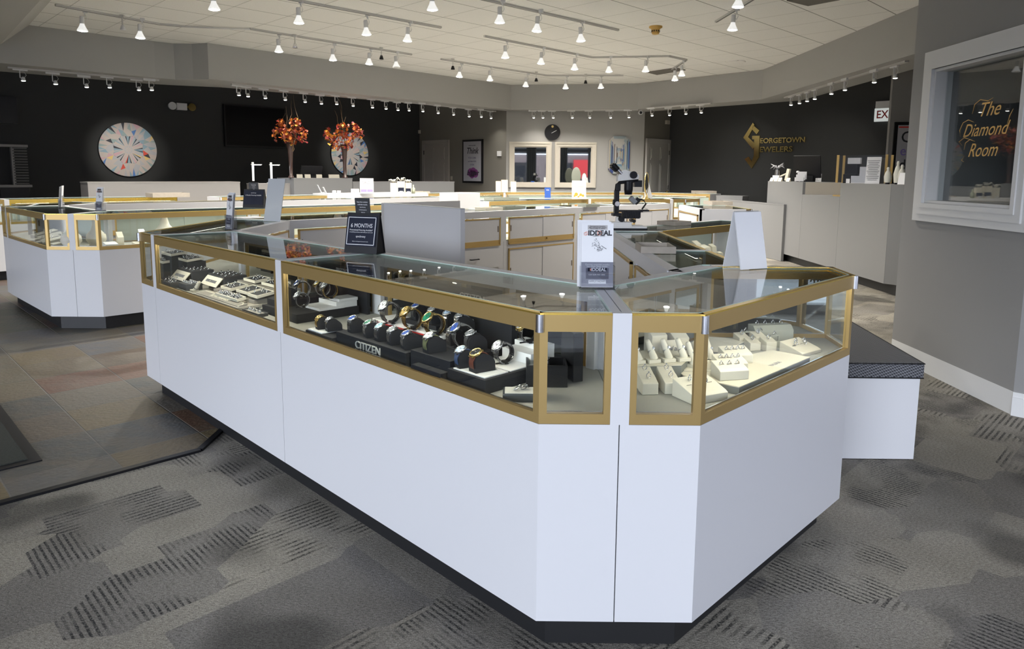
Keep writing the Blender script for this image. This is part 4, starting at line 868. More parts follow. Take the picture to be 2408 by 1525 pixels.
for i, (x, y) in enumerate([(.925, 2.72), (.96, 2.675), (1.02, 2.665), (.985, 2.72)]):
    r = thing('frame_stand', '%s little grey picture frame stand from the left at the back' % ORD[i], 'ring display', (x, y, ZD), .35, 'little frame stands'); b = MB(mat('grey_cream', (.45, .45, .38), .6)); 
    b.box((0, 0, .012), (.044, .02, .024)); b.box((0, 0, .047), (.044, .006, .006)); b.box((-.02, 0, .036), (.005, .006, .026)); b.box((.02, 0, .036), (.005, .006, .026)); b.obj('frame', r)
    ring((x, y, ZD+.053), .5, 'ring on top of a little grey frame stand', 'rings on the little frame stands', True)
r = thing('ring_wedge', 'long grey cream block along the back of the right case', 'ring display', (1.04, 2.76, ZD), .2); b = MB(mat('grey_cream', (1, 1, 1))); b.wedge([(-.03, 0), (.03, 0), (.03, .07), (-.01, .07), (-.03, .05)], -.085, .085); b.obj('body', r, bevel=.002)
for i in range(4): ring((.985+i*.035, 2.765+i*.008, ZD+.073), .5, 'stone set ring on the long back block', 'rings on the long back block', True)
r = thing('cable_coil', 'grey coiled cable hanging under the glass at the right end', 'cable', (1.24, 2.72, H-.05)); b = MB(mat('coil_grey', (.25, .24, .2), .5)); b.tube([(-.05+i*.0016, .03+.012*math.cos(i*.9)-.0009*i, .0+.012*math.sin(i*.9)) for i in range(60)], .003, 5); b.obj('coil', r)

# ---- things on the island top
def holder(label, px, py, z, rz, w_, h_, big=True):
    p = at(px, py, z); r = thing('brochure_holder', label, 'brochure holder', (p.x, p.y, z+.0005), rz)
    b = MB(ACRYL); T = .0025
    b.box((0, .0, h_*.19), (w_, T, h_*.38)); b.box((0, .035, h_*.26), (w_, T, h_*.52)); b.box((-w_/2, .018, h_*.16), (T, .036, h_*.32)); b.box((w_/2, .018, h_*.16), (T, .036, h_*.32)); b.box((0, .02, .002), (w_, .075, .003)); b.obj('holder', r)
    tl = Matrix.Rotation(-.10, 3, 'X'); 
    for i in range(3):
        b = MB(WMATT); x = -.006*i; hh = h_*(.88+.02*i); c_ = Vector((x, .012+.008*i, hh/2+.006)); b.box(c_, (w_*.92, .0025, hh), R=tl)
        if i == 0:
            Tm = TR(*c_) @ RX(-.10); W_ = w_*.92
            b.T = Tm
            b.box((0, -.0016, -hh*.30), (W_, .0004, hh*.385), m=GREYSIL); b.box((0, -.0020, -hh*.285), (W_*.72, .0004, hh*.17), m=mat('card_slate', (.14, .14, .18), .4)); b.box((0, -.0023, -hh*.225), (W_*.60, .0004, hh*.055), m=NAVY)
            b.box((0, -.0022, -hh*.415), (W_*.55, .0004, hh*.06), m=WMATT); b.box((0, -.0018, hh*.435), (W_*.62, .0004, hh*.07), m=mat('foil_label', (.45, .43, .42), .3, .4))
            def tx(s, sz, x, z, m, **k): b.text(s, sz, TR(x, -.0026, z) @ RX(PI/2), m=m, ext=.0002, **k)
            for q, s in enumerate(['Georgetown Jewelers', '282 Georgetown Square', 'Wood Dale, IL 60191']): tx(s, W_*.055, 0, hh*(.455-.02*q), INK)
            tx('IDDEAL', W_*.22, W_*.07, hh*.345, INK, bold=.0008); tx('D', W_*.22, W_*.06, hh*.345, INKR); b.tube([(-W_*.38+W_*.05*math.cos(t), -.0022, hh*.335+W_*.05*math.sin(t)) for t in [i*PI/6 for i in range(13)]], .0007, 5, m=INKR)
            b.tube([(-W_*.34+W_*.05*math.cos(t), -.0022, hh*.345+W_*.05*math.sin(t)) for t in [i*PI/6 for i in range(13)]], .0005, 5, m=INKR); tx('CREDIT CARD', W_*.06, W_*.04, hh*.30, INKG)
            rr_ = random.Random(3)
            for (cx_, cz_, n_) in [(-W_*.06, hh*.18, 26), (W_*.08, hh*.10, 26)]:
                for _ in range(n_):
                    a, d = rr_.uniform(0, 6.28), rr_.uniform(.1, 1)*W_*.13; b.box((cx_+d*math.cos(a), -.0018, cz_+d*math.sin(a)*1.2), (W_*.045, .0003, W_*.014), R=Matrix.Rotation(rr_.uniform(0, 3), 3, 'Y'), m=INKG)
            b.tube([(W_*.12, -.002, hh*.15), (W_*.28, -.002, hh*.10)], .0012, 5, m=INKG)
            tx('Owning exquisite jewelry', W_*.075, 0, hh*-.145, INKW); tx('has never been easier.', W_*.075, 0, hh*-.172, INKW); tx('IDDEAL', W_*.14, W_*.04, hh*-.225, INKW, bold=.0004); b.box((-W_*.2, -.0026, -hh*.225), (W_*.06, .0003, W_*.07), m=INKR)
            tx('1234 5678 9001 0000', W_*.06, -W_*.02, hh*-.305, INKW); tx('APPLY NOW!', W_*.085, 0, hh*-.41, INKG); b.T = Matrix()
        b.obj('leaflet', r)
    return r
holder('clear holder of white credit card leaflets on the near corner of the island', 1404, 680, H, .02, .112, .235)
holder('clear holder of leaflets at the far left corner of the island', 537, 540, H, -.85, .115, .25)
holder('clear holder of leaflets on the left island, right of the posts', 232, 496, H, -.55, .115, .23)
holder('clear holder of leaflets on the left island, seen edge on', 140, 488, H, -1.15, .115, .23)
def easel(label, px, py, rz, w_, h_, card, lines, z=H):
    p = at(px, py, z); r = thing('easel_sign', label, 'sign', (p.x, p.y, z+.0005), rz)
    b = MB(BLACK); d_ = h_*.42; th = math.atan2(d_/2, h_)
    b.wedge([(-d_/2, 0), (-d_/2+.004, 0), (.003, h_), (-.003, h_)], -w_/2, w_/2); b.wedge([(d_/2-.004, 0), (d_/2, 0), (.003, h_), (-.003, h_)], -w_/2, w_/2)
    b.box((0, 0, .002), (w_, d_, .004)); b.wedge([(-d_/2+.004, .002), (d_/2-.004, .002), (0, h_-.003)], -w_/2+.003, w_/2-.003); b.obj('stand', r)
    Tm = TR(0, -d_/2, 0) @ RX(-th) @ TR(0, -.003, 0)
    b = MB(NAVY); b.T = Tm; b.box((-.003, 0, h_*.56), (w_*.92, .003, h_*.76)); 
    if lines:
        cz = h_*.56; a, c_ = w_*.42, h_*.34
        for (x, z_, sx_, sz_) in [(0, c_, 2*a, .003), (0, -c_, 2*a, .003), (-a, 0, .003, 2*c_), (a, 0, .003, 2*c_)]: b.box((x-.003, -.0018, cz+z_), (sx_, .0006, sz_), m=INKW)
    def tx(s, sz, z_, **k): b.text(s, sz, TR(-.003, -.002, z_) @ RX(PI/2), m=INKW, ext=.0002, **k)
    for s, sz, z_ in card: tx(s, sz, z_, sx=.9)
    b.obj('printed_card', r)
    b = MB(mat('card_black', (.02, .021, .025), .4)); b.T = TR(-.0, 0, h_) @ RX(.1); b.box((-.005, 0, .033), (w_*.46, .002, .072))
    for i, s in enumerate(['Enjoy these exclusive', 'cardholder benefits', 'Special financing', 'Convenient payments', 'Apply now']): b.text(s, .0085 if i < 2 else .006, TR(-.005, -.0014, .05-.012*i) @ RX(PI/2), m=INKW, ext=.0002, sx=.8)
    b.obj('top_card', r); return r
easel('black easel sign offering six months financing on the nearest island', 858, 594, -.38, .175, .185, [('6 MONTHS', .0265, .128), ('Promotional Financing Available*', .0105, .108), ('on qualifying purchases made with your store card', .0068, .098), ('synchrony', .014, .078), ('Subject to credit approval. See store for details.', .005, .055)], True)
easel('smaller black easel sign with two blue cards, on the left island', 600, 488, -.2, .235, .19, [('synchrony', .016, .155), ('6 Months Financing Available', .017, .13)], False)
r = thing('paper_slips', 'loose white paper slips lying behind the far left leaflets', 'papers', at(600, 512, H)+Vector((0, 0, .001)), .3); b = MB(WMATT)
for i in range(5): b.box((rnd.uniform(-.1, .1), rnd.uniform(-.05, .05), .001+.001*i), (.2, .09, .001), rnd.uniform(-.6, .6))
b.obj('papers', r)
FROST = mat('frosted_acrylic', (.62, .64, .66), .12)
p = at(640, 520, H); r = thing('acrylic_sheet_sign', 'tall frosted acrylic panel leaning back on the far corner of the island', 'sign holder', p+Vector((0, 0, .0005)), -.35)
b = MB(FROST); b.T = TR(0, 0, 0) @ RX(.0); b.wedge([(-.004, 0), (0, 0), (0, .32), (-.004, .32)], -.075, .075); 
for v in range(len(b.v)): b.v[v] = Vector((b.v[v].x+b.v[v].z*.33, b.v[v].y-b.v[v].z*.18, b.v[v].z))
b.obj('sheet', r); b = MB(FROST); b.box((.0, .04, .002), (.16, .1, .003)); b.obj('foot', r)
def plate(label, p, rz):
    r = thing('maker_plate', label, 'label plate', p, rz); b = MB(mat('plate_grey', (.50, .50, .49), .4)); b.box((0, 0, 0), (.05, .001, .028)); b.m = INKG
    for i in range(4): b.box((0, -.0006, .009-.006*i), (.036-.006*i, .0004, .0028 if i == 0 else .0015))
    b.obj('plate', r)
b_ = A_(.62, .484, H-.032); plate('small printed maker plate inside the rear rail of the watch case', b_, RA_)
b_ = B_(.30, .483, H-.032); plate('small printed maker plate inside the rear rail of the cream ring case', b_, RB_)
# flip pad
p = at(1752, 631, H); r = thing('flip_pad', 'white spiral bound flip pad standing open like a tent', 'notepad', (1.0, 2.775, H+.0005), .08)
W_, hh, dd_ = .135, .225, .11
def leaf(y0, y1, t, x0=-W_, nm='sheet'):
    b = MB(WMATT); b.wedge([(y0, 0), (y0+t, 0), (y1+t/2, hh), (y1-t/2, hh)], -W_/2, W_/2)
    return b
for (y0, nm, t) in [(-dd_/2, 'front_leaf', .006), (dd_/2-.006, 'back_leaf', .004)]:
    b = leaf(y0, 0 if y0 < 0 else .006, t); b.obj(nm, r)
b = MB(mat('wire_white', (.75, .75, .75), .3))
for i in range(24):
    x = -W_/2+.006+i*(W_-.012)/23; b.tube([(x, .003+.006*math.cos(t), hh-.002+.006*math.sin(t)) for t in [j*PI/4 for j in range(8)]], .0009, 4, closed=True)
b.obj('spiral', r); r.location = (.935, 2.80, H+.0005); r.rotation_euler = (0, 0, .42)
# jewellery trays on glass
def wtray(label, px, py, rz, w_, d_, h_=.028, z=H, m=WOODT, lid=False):
    p = at(px, py, z); r = thing('jewellery_tray', label, 'tray', (p.x, p.y, z+.0005), rz, 'taupe trays on counters'); b = MB(m); t = .008
    for (x, y, sx_, sy_) in [(0, -d_/2+t/2, w_, t), (0, d_/2-t/2, w_, t), (-w_/2+t/2, 0, t, d_-2*t), (w_/2-t/2, 0, t, d_-2*t)]: b.box((x, y, h_/2), (sx_, sy_, h_))
    b.obj('rim', r); b = MB(m); b.box((0, 0, h_*.2), (w_-2*t, d_-2*t, h_*.35)); b.obj('base_pad', r)
    if lid: b = MB(ACRYL); b.box((0, 0, -.0), (w_+.005, d_+.005, .001)); 
    return r
wtray('taupe wooden tray on the case behind the flip pad', 1540, 590, -.05, .165, .22, .032); wtray('taupe tray on the glass just right of the microscope', 1585, 528, .7, .19, .17)
wtray('taupe tray on the white ended counter', 1688, 481, .1, .27, .30, .045); wtray('taupe tray on the far case at the foot of the black wall', 1655, 454, 0, .45, .3, .05)
wtray('cream tray on the cabinet beside the white screen', 1150, 494, PI/4, .24, .16, .03, m=CREAM); wtray('green grey tray on the cabinet beside the white screen', 1200, 491, PI/4, .30, .16, .03, m=mat('green_grey', (.22, .23, .19), .6))
wtray('dark tray on the case with the white end panel', 1180, 470, PI/4, .5, .2, .035, m=mat('green_grey', (1, 1, 1))); wtray('dark green tray on the cabinet top, left of the microscope', 1385, 486, PI/4, .25, .12, .03, m=mat('green_grey', (1, 1, 1)))
wtray('beige tray on the wall case under the left round painting', 395, 463, PI/4, .5, .3, .06); wtray('beige tray beside the gift bags', 985, 455, PI/4, .35, .2, .04)
# microscope
p = at(1480, 541, H); r = thing('microscope', 'white and black stereo microscope on the glass counter', 'microscope', (p.x, p.y+.06, H+.0005), .05)
MW = mat('microscope_white', (.88, .86, .82), .3); k = .00255/1.0
b = MB(MW); b.prism([(-.13, -.06), (.115, -.06), (.125, -.03), (.125, .05), (.10, .08), (-.13, .08), (-.16, .02)], .012, .022); b.wedge([(-.055, .022), (.07, .022), (.045, .052), (-.045, .052)], -.135, .015); b.wedge([(-.055, .022), (.07, .022), (.05, .03), (-.045, .03)], .015, .10); b.cyl((-.055, .01, .05), (-.055, .01, .085), .035, .03); b.obj('base', r, bevel=.002)
b = MB(BLACK); b.prism([(-.13, -.063), (.118, -.063), (.13, -.03), (.13, .053), (.10, .083), (-.13, .083), (-.165, .02)], 0, .012); b.obj('base_rim', r)
b = MB(BLACK); b.cyl((-.055, -.05, .072), (-.055, .06, .072), .019); b.cyl((.03, -.05, .06), (.03, .06, .06), .012); b.obj('lower_focus_knob', r)
b = MB(BLACK); b.prism([(-.11, -.035), (-.055, -.04), (-.05, .04), (-.11, .04)], .092, .112); b.obj('collar', r)
b = MB(BLACK); b.wedge([(-.018, .105), (.018, .105), (.018, .265), (-.018, .265)], -.10, -.068); b.box((-.075, 0, .285), (.03, .03, .05)); b.obj('column', r, bevel=.003)
b = MB(BLACK); b.cyl((-.084, -.032, .175), (-.084, .034, .175), .019); b.cyl((-.108, 0, .185), (-.10, 0, .185), .018); b.obj('focus_knob', r); b = MB(mat('silver_disc', (.72, .68, .68), .3, .3)); b.cyl((-.084, -.034, .175), (-.084, -.032, .175), .0165); b.obj('knob_cap', r)
b = MB(BLACK); b.tube([(-.085, 0, .26), (-.082, 0, .30), (-.06, 0, .318), (.0, 0, .325), (.06, 0, .332)], [.014, .014, .013, .013, .01], 8); b.obj('arm', r)
b = MB(BLACK); b.lathe([(.030, .325), (.030, .27), (.024, .235), (.0005, .235)], 18, c=(-.005, 0, 0)); b.obj('objective', r)
b = MB(MW); b.wedge([(-.03, .0), (.03, 0), (.03, 0), (-.03, 0)], 0, 0) if False else b.add([(x, y, z) for y in (-.035, .035) for x, z in [(-.085, .325), (.055, .34), (.06, .365), (.03, .385), (-.04, .402), (-.062, .395), (-.085, .36)]], [tuple(range(7)), tuple(reversed(range(7, 14)))]+[(i, 7+i, 7+(i+1) % 7, (i+1) % 7) for i in range(7)]); b.obj('head', r, bevel=.004)
b = MB(BLACK); b.cyl((.018, -.05, .368), (.018, .05, .368), .025, n=20); b.obj('zoom_knob', r)
for y in (-.022, .022):
    b = MB(CHROME); b.cyl((-.06, y, .375), (-.09, y, .405), .016); b.m = BLACK; b.cyl((-.085, y, .40), (-.118, y, .433), .019, .021); b.cyl((-.118, y, .433), (-.124, y, .439), .013); b.obj('eyepiece', r)
b = MB(BLACK); b.box((.062, .02, .31), (.05, .05, .045)); b.obj('lamp_housing', r); b = MB(BLACK); b.box((0, 0, .126), (.18, .075, .012)); b.box((.105, 0, .13), (.06, .06, .010)); b.obj('stage', r)
b = MB(BLACK)
for i in range(9): b.box((-.03+i*.012, 0, .098), (.008, .07, .045))
b.box((.018, 0, .1), (.12, .06, .04)); b.obj('stage_mount', r, bevel=.001)
b = MB(mat('lamp_grey', (.25, .26, .27), .3)); b.box((.02, -.03, .20), (.05, .05, .03), R=Matrix.Rotation(.8, 3, 'Y')); b.obj('lamp_head', r); b = MB(BLACK); b.box((.045, -.03, .195), (.035, .04, .04), R=Matrix.Rotation(.8, 3, 'Y')); b.tube([(.055, -.03, .21), (.095, -.03, .20), (.11, -.03, .175), (.085, -.03, .14)], .006); b.tube([(.10, -.03, .15), (.125, -.03, .14), (.10, -.03, .13)], .0015); b.obj('lamp_arm', r)
b = MB(BLACK); b.box((-.165, -.03, .035), (.05, .02, .016), R=Matrix.Rotation(.6, 3, 'Y')); b.obj('tweezer_clip', r)
# vanity mirror edge on, and the cards around it
p = at(1519, 467.5, H); r = thing('vanity_mirror', 'round brass vanity mirror seen almost edge on behind the microscope', 'mirror', (p.x, p.y, H+.0005), 1.22); b = MB(BRASS); b.lathe([(.07, 0), (.06, .012), (.012, .02), (.008, .07), (.012, .09)], 18); b.obj('stand', r)
b = MB(BRASS); b.tube([(.15*math.cos(t), 0, .245+.16*math.sin(t)) for t in [i*PI/16 for i in range(32)]], .009, 8, closed=True); b.obj('rim', r); b = MB(MIRROR); b.cyl((0, -.004, .245), (0, .004, .245), .15, n=32); b.obj('mirror_disc', r)
p = at(14, 470, H); r = thing('vanity_mirror', 'round brass vanity mirror at the left frame edge', 'mirror', (-7.0, 8.25, H+.0005), .5); b = MB(BRASS); b.lathe([(.14, 0), (.10, .03), (.03, .05), (.02, .10), (.03, .12)], 18); b.obj('stand', r)
b = MB(BRASS); b.tube([(.17*math.cos(t), 0, .33+.20*math.sin(t)) for t in [i*PI/16 for i in range(32)]], .012, 8, closed=True); b.obj('rim', r); b = MB(mat('dark_mirror', (.02, .02, .02), .1)); b.cyl((0, -.004, .33), (0, .004, .33), .165, n=32); b.obj('mirror_disc', r)
def card(label, px0, px1, ptop, pbot, z, rz, m=WMATT, lean=.15, name='sign_card', cat='sign', texts=(), extra=None, dist=None):
    p = at((px0+px1)/2, pbot, z); sc_ = F/max(p.y, .1)*.995; w_ = (px1-px0)/sc_/max(.3, math.cos(rz)); h_ = (pbot-ptop)/sc_
    r = thing(name, label, cat, (p.x, p.y, z+.0005), rz); b = MB(m); b.T = RX(-lean); b.box((0, 0, h_/2), (w_, .006, h_))
    for (s, sz, zz, mm) in texts: b.text(s, sz*w_, TR(0, -.0036, zz*h_) @ RX(PI/2), m=mm, ext=.0003, sx=.85)
    if extra: extra(b, w_, h_)
    b.obj('card', r); b = MB(ACRYL); b.box((0, .03, .002), (w_, .09, .004)); b.obj('foot', r); return r
OR = mat('citrine_orange', (.85, .35, .05), .3)
def gems(b, w_, h_):
    for (x, z, q) in [(-.2, .26, .13), (.12, .24, .1), (.28, .19, .09), (-.32, .17, .07), (-.05, .13, .06), (.02, .17, .04)]: b.cyl((x*w_, -.003, z*h_), (x*w_, -.006, z*h_), q*w_, n=10, m=OR)
card('white november citrine birthstone sign in front of the right mirror', 1345, 1378, 425, 468, H, .05, texts=[('BIRTHSTONE', .11, .90, INKG), ('OF THE MONTH', .10, .83, INKG), ('NOVEMBER', .15, .66, OR), ('CITRINE', .15, .56, INKG)], extra=gems)
def purp(b, w_, h_):
    for x in (-.23, .23): b.box((x*w_, -.004, .19*h_), (.43*w_, .001, .17*h_), m=PURPLE)
    b.box((0, -.004, .60*h_), (.8*w_, .001, .012*h_), m=INK)
card('white anniversary sale sign with purple boxes on the raised white counter', 848, 878, 419, 455, 1.04, .25, texts=[('ANNIVERSARY', .13, .84, INK), ('SALE!', .30, .71, INK), ('25% OFF', .14, .49, INK), ('STOREWIDE', .14, .40, INK)], extra=purp, lean=.2)
card('white anniversary sale sign with purple boxes on the reception counter', 1893, 1925, 408, 448, 1.111, -.5, texts=[('ANNIVERSARY', .12, .86, INK), ('SALE!', .30, .72, INK), ('25% OFF', .14, .5, INK), ('STOREWIDE', .13, .42, INK)], extra=purp, lean=.25)
card('small white card with a black swoosh beside the sale sign', 826, 844, 444, 456, 1.04, .2, texts=[('C=', .5, .55, INK)])
card('white sign strip standing edge on right of the brass mirror', 1524, 1536, 424, 467, H, .9, lean=.3, texts=[('SALE', .3, .7, INKG)])
card('small blue card in a clear holder below the left mirror', 1281, 1295, 441, 465, H, .3, m=BLUE, lean=.1, texts=[('VISA', .3, .75, INKW)])
def dots(b, w_, h_):
    for x, z in [(-.25, .8), (.2, .75), (0, .65), (-.3, .55), (.25, .5), (-.1, .42), (.15, .3)]: b.cyl((x*w_, -.003, z*h_), (x*w_, -.006, z*h_), .03*w_, n=6, m=YGOLD)
YC = mat('cream_board', (.85, .72, .45), .5)
card('tall cream earring board with gold dots left of the mirrors', 1179, 1194, 423, 452, H, .1, m=YC, extra=dots, name='earring_board', cat='jewellery display'); card('shorter cream earring board beside the tall one', 1166, 1178, 426, 452, H, .1, m=YC, name='earring_board', cat='jewellery display')
def rows(b, w_, h_):
    for i in range(5):
        for j in range(4): b.box(((-.3+.2*j)*w_, -.005, (.25+.15*i)*h_), (.03*w_, .002, .08*h_), m=INK)
card('small white rack of chains below the left mirror corner', 1201, 1214, 427, 450, H, .1, m=CREAM, extra=rows, name='chain_rack', cat='jewellery display')
p = at(1357, 452, H); r = thing('vanity_mirror', 'oval table mirror seen from behind above the citrine sign', 'mirror', (p.x, p.y+.3, H+.0005)); b = MB(mat('mirror_back', (.16, .17, .14), .5)); b.T = TR(0, 0, .33) @ Matrix.Diagonal((.10, .01, .19, 1)); b.ell((0, 0, 0), (1, 1, 1), 20, 10); b.obj('mirror_disc', r); b = MB(BLACK); b.cyl((0, 0, 0), (0, 0, .2), .01); b.box((0, 0, .008), (.16, .12, .016)); b.obj('stand', r)
# small stands and bags on the raised counter
Z4 = 1.0405
def bag(label, px, py, z, s=1, dark=True, bow=True):
    p = at(px, py, z); r = thing('gift_bag', label, 'gift bag', (p.x, p.y, z+.0005), .2, 'gift bags on counters'); b = MB(CREAM); b.box((0, 0, .09*s), (.11*s, .07*s, .18*s)); b.obj('bag', r)
    if dark: b = MB(NAVY); b.box((0, -.037*s, .06*s), (.085*s, .004, .06*s)); b.obj('label_patch', r)
    if bow:
        b = MB(mat('tulle', (.70, .69, .62), .6)); q = random.Random(int(px))
        for i in range(12): a = q.uniform(0, 6.28); l_ = q.uniform(.04, .09)*s; b.tube([(0, 0, .18*s), (l_*.6*math.cos(a), l_*.4*math.sin(a), .21*s+l_*.3), (l_*math.cos(a), l_*.5*math.sin(a), .19*s+l_*.5*q.uniform(-.5, 1))], [.006, .009, .002], 4)
        b.obj('tulle_bow', r)
    b = MB(WMATT); b.box((.0, -.07*s, .02*s), (.05*s, .003, .04*s)); b.obj('price_tag', r); return r
bag('gift bag with a large tulle bow, leftmost of the group', 926, 455, 1.04, 1.0, False); bag('cream gift bag with dark label in the middle of the group', 943, 455, 1.04, 1.15); bag('cream gift bag with dark label at the right of the group', 960, 455, 1.04, 1.0)
p = at(972, 455, 1.04); r = thing('perfume_bottle', 'small glass bottle at the right end of the gift bags', 'bottle', (p.x, p.y, Z4)); b = MB(mat('bottle_glass', (.45, .48, .35), .1)); b.lathe([(.0005, 0), (.03, 0), (.03, .09), (.01, .11), (.01, .15), (.0005, .15)], 14); b.obj('body', r)
p = at(774, 449, 1.04); r = thing('tulle_bottle', 'dark bottle wrapped in white tulle beside the slanted card stands', 'bottle', (p.x, p.y, Z4)); b = MB(NAVY); b.cyl((0, 0, 0), (0, 0, .12), .03); b.obj('body', r); b = MB(mat('tulle', (1, 1, 1))); b.lathe([(.032, .08), (.035, .12), (.02, .16), (.03, .19), (.02, .22)], 12); b.obj('tulle_wrap', r)
for i, (x, y, tx_) in enumerate([(745, 450, 'left'), (755, 453, 'middle'), (767, 455, 'right')]):
    p = at(x, y, 1.04); r = thing('slant_stand', '%s of three slanted white card stands' % tx_, 'card stand', (p.x, p.y, Z4), .5, 'slanted white card stands'); b = MB(WPLAS); b.T = RY(-.45); b.box((0, 0, .09-.015*i), (.01, .09, .17-.03*i)); b.T = Matrix(); b.box((.03, 0, .004), (.09, .08, .008)); b.obj('body', r)
for i, (x, y) in enumerate([(786, 455), (797, 455)]):
    p = at(x, y, 1.04); r = thing('price_card', ['left', 'right'][i]+' tiny white card near the slanted stands', 'card', (p.x, p.y, Z4)); b = MB(WMATT); b.box((0, 0, .025), (.06, .003, .05), R=Matrix.Rotation(-.3, 3, 'X')); b.obj('card', r)
# vases with autumn flowers
LV = [mat('leaf_'+n_, c_, .6) for n_, c_ in (('rust', (.45, .09, .02)), ('orange', (.75, .25, .03)), ('crimson', (.28, .02, .02)), ('amber', (.80, .40, .06)), ('rose', (.55, .16, .12)))]
VB = mat('vase_smoke', (.06, .035, .03), .15)
def vase(label, px, seed, spread, tall):
    p = at(px, 415, 1.28); y = p.y; d = AR*((px-CX)/F)+AU*((CY-415)/F)+AF; t = 13.1/d.y if False else None
    kx = (px-CX)/F*1.01; yy = (16.05)/(1-kx); x = kx*yy*.0+ (yy-16.05); loc = Vector((x, yy, 1.266)); return loc
def flowers(label, loc, seed, H_, spread, twist):
    r = thing('flower_vase', label, 'vase of flowers', loc); b = MB(VB); b.lathe([(.0005, 0), (.055, 0), (.055, .015), (.03, .05), (.032, .25), (.05, .5), (.075, .62), (.07, .62)], 16); b.obj('vase', r)
    q = random.Random(seed); b = MB(mat('twig', (.20, .12, .06), .7))
    for i in range(5):
        x, y, z = q.uniform(-.03, .03), 0, .4; pts = []
        for j in range(9): pts.append((x, y, z)); x += q.uniform(-.05, .05)+twist[0]*.02; y += q.uniform(-.04, .04); z += .13*(1-.1*i)
        b.tube(pts, [.008*(1-j/10) for j in range(9)], 4)
    b.obj('twigs', r); b = MB()
    for i in range(420):
        c_ = q.choices([0, 1, 2], [1, 1, 1])[0]; a = q.uniform(0, 6.28); rr = spread*math.sqrt(q.random()); 
        x = rr*math.cos(a)*1.1; y = rr*math.sin(a)*.7; z = .78+(q.uniform(-.25, .26))*(1-.6*abs(x)/spread)+twist[1]*x+.06*math.sin(x*23+seed)
        if math.sin(x*19+seed*1.7)*math.sin(z*17+seed) > .45: continue
        if abs(x) < .06 and z > 1.02 and H_ > 1: continue
        m = q.choices(LV, [3, 3, 2.5, 2, 1.5] if (x < .05) == (twist[1] >= 0) else [3, 1, 4, 1, 2])[0]; s = q.uniform(.025, .045)
        R_ = Matrix.Rotation(q.uniform(0, 6.28), 3, 'Z') @ Matrix.Rotation(q.uniform(-1.2, 1.2), 3, 'X'); c = Vector((x, y, z))
        b.add([c+R_ @ Vector(v)*s for v in [(0, -1, 0), (.7, -.2, .2), (.5, .6, .1), (0, 1, 0), (-.5, .6, .1), (-.7, -.2, .2), (0, 0, -.1)]], [(0, 1, 6), (1, 2, 6), (2, 3, 6), (3, 4, 6), (4, 5, 6), (5, 0, 6)], m=m)
    o = b.obj('foliage', r); return r
def wv_(px, off, z=1.2835): p = wl(px)+BK_*off; return Vector((p.x, p.y, z))
flowers('tall smoked vase of orange and red leaves with high twigs, left one', wv_(692, .12), 5, .9, .27, (0, 0)); flowers('smoked vase of spreading red leaves in front of the second round painting', wv_(819, .12), 9, 1.2, .34, (0, .12))
# trays of rings etc on the vase counter
for i, x in enumerate([708, 727, 754, 783, 795]):
    loc = wv_(x, .06); r = thing('ring_pillow', '%s small cream ring pillow from the left between the vases' % ORD[i], 'ring display', loc, .4, 'ring pillows between the vases'); b = MB(mat('dim_cream', (.30, .28, .23), .6)); b.wedge([(-.03, 0), (.03, 0), (.03, .065), (-.012, .05)], -.05, .05); b.obj('body', r)
r = thing('monitor', 'black monitor behind the ring pillows', 'monitor', wv_(755, .35), .75); b = MB(BLACK); b.box((0, 0, .13), (.42, .03, .18), R=Matrix.Rotation(.3, 3, 'X')); b.obj('screen', r); b = MB(BLACK); b.box((0, .0, .02), (.2, .15, .04)); b.obj('foot', r)
for i, (x, y) in enumerate([tuple(wl(601, L=16.3)+BK_*.1), tuple(wl(644, L=16.3)+BK_*.1)]):
    r = thing('desk_lamp', ['left', 'right'][i]+' slim white desk lamp glowing before the black wall', 'lamp', (x, y, 1.1905), .5); b = MB(WPLAS); b.box((0, 0, .20), (.035, .02, .32)); b.box((0, 0, .006), (.14, .14, .012)); b.obj('stem', r)
    b = MB(WPLAS); b.box((.06, 0, .32), (.18, .03, .012)); b.obj('lamp_arm', r); b = MB(LEDF); b.box((.07, 0, .312), (.13, .022, .003)); b.obj('light_bar', r)
    l = bpy.data.lights.new('lamp_light', 'AREA'); l.size = .18; l.energy = .9; l.color = (.85, .93, 1); o = bpy.data.objects.new('lamp_light', l); C.objects.link(o); o.parent = r; o.location = (.07, 0, .305)
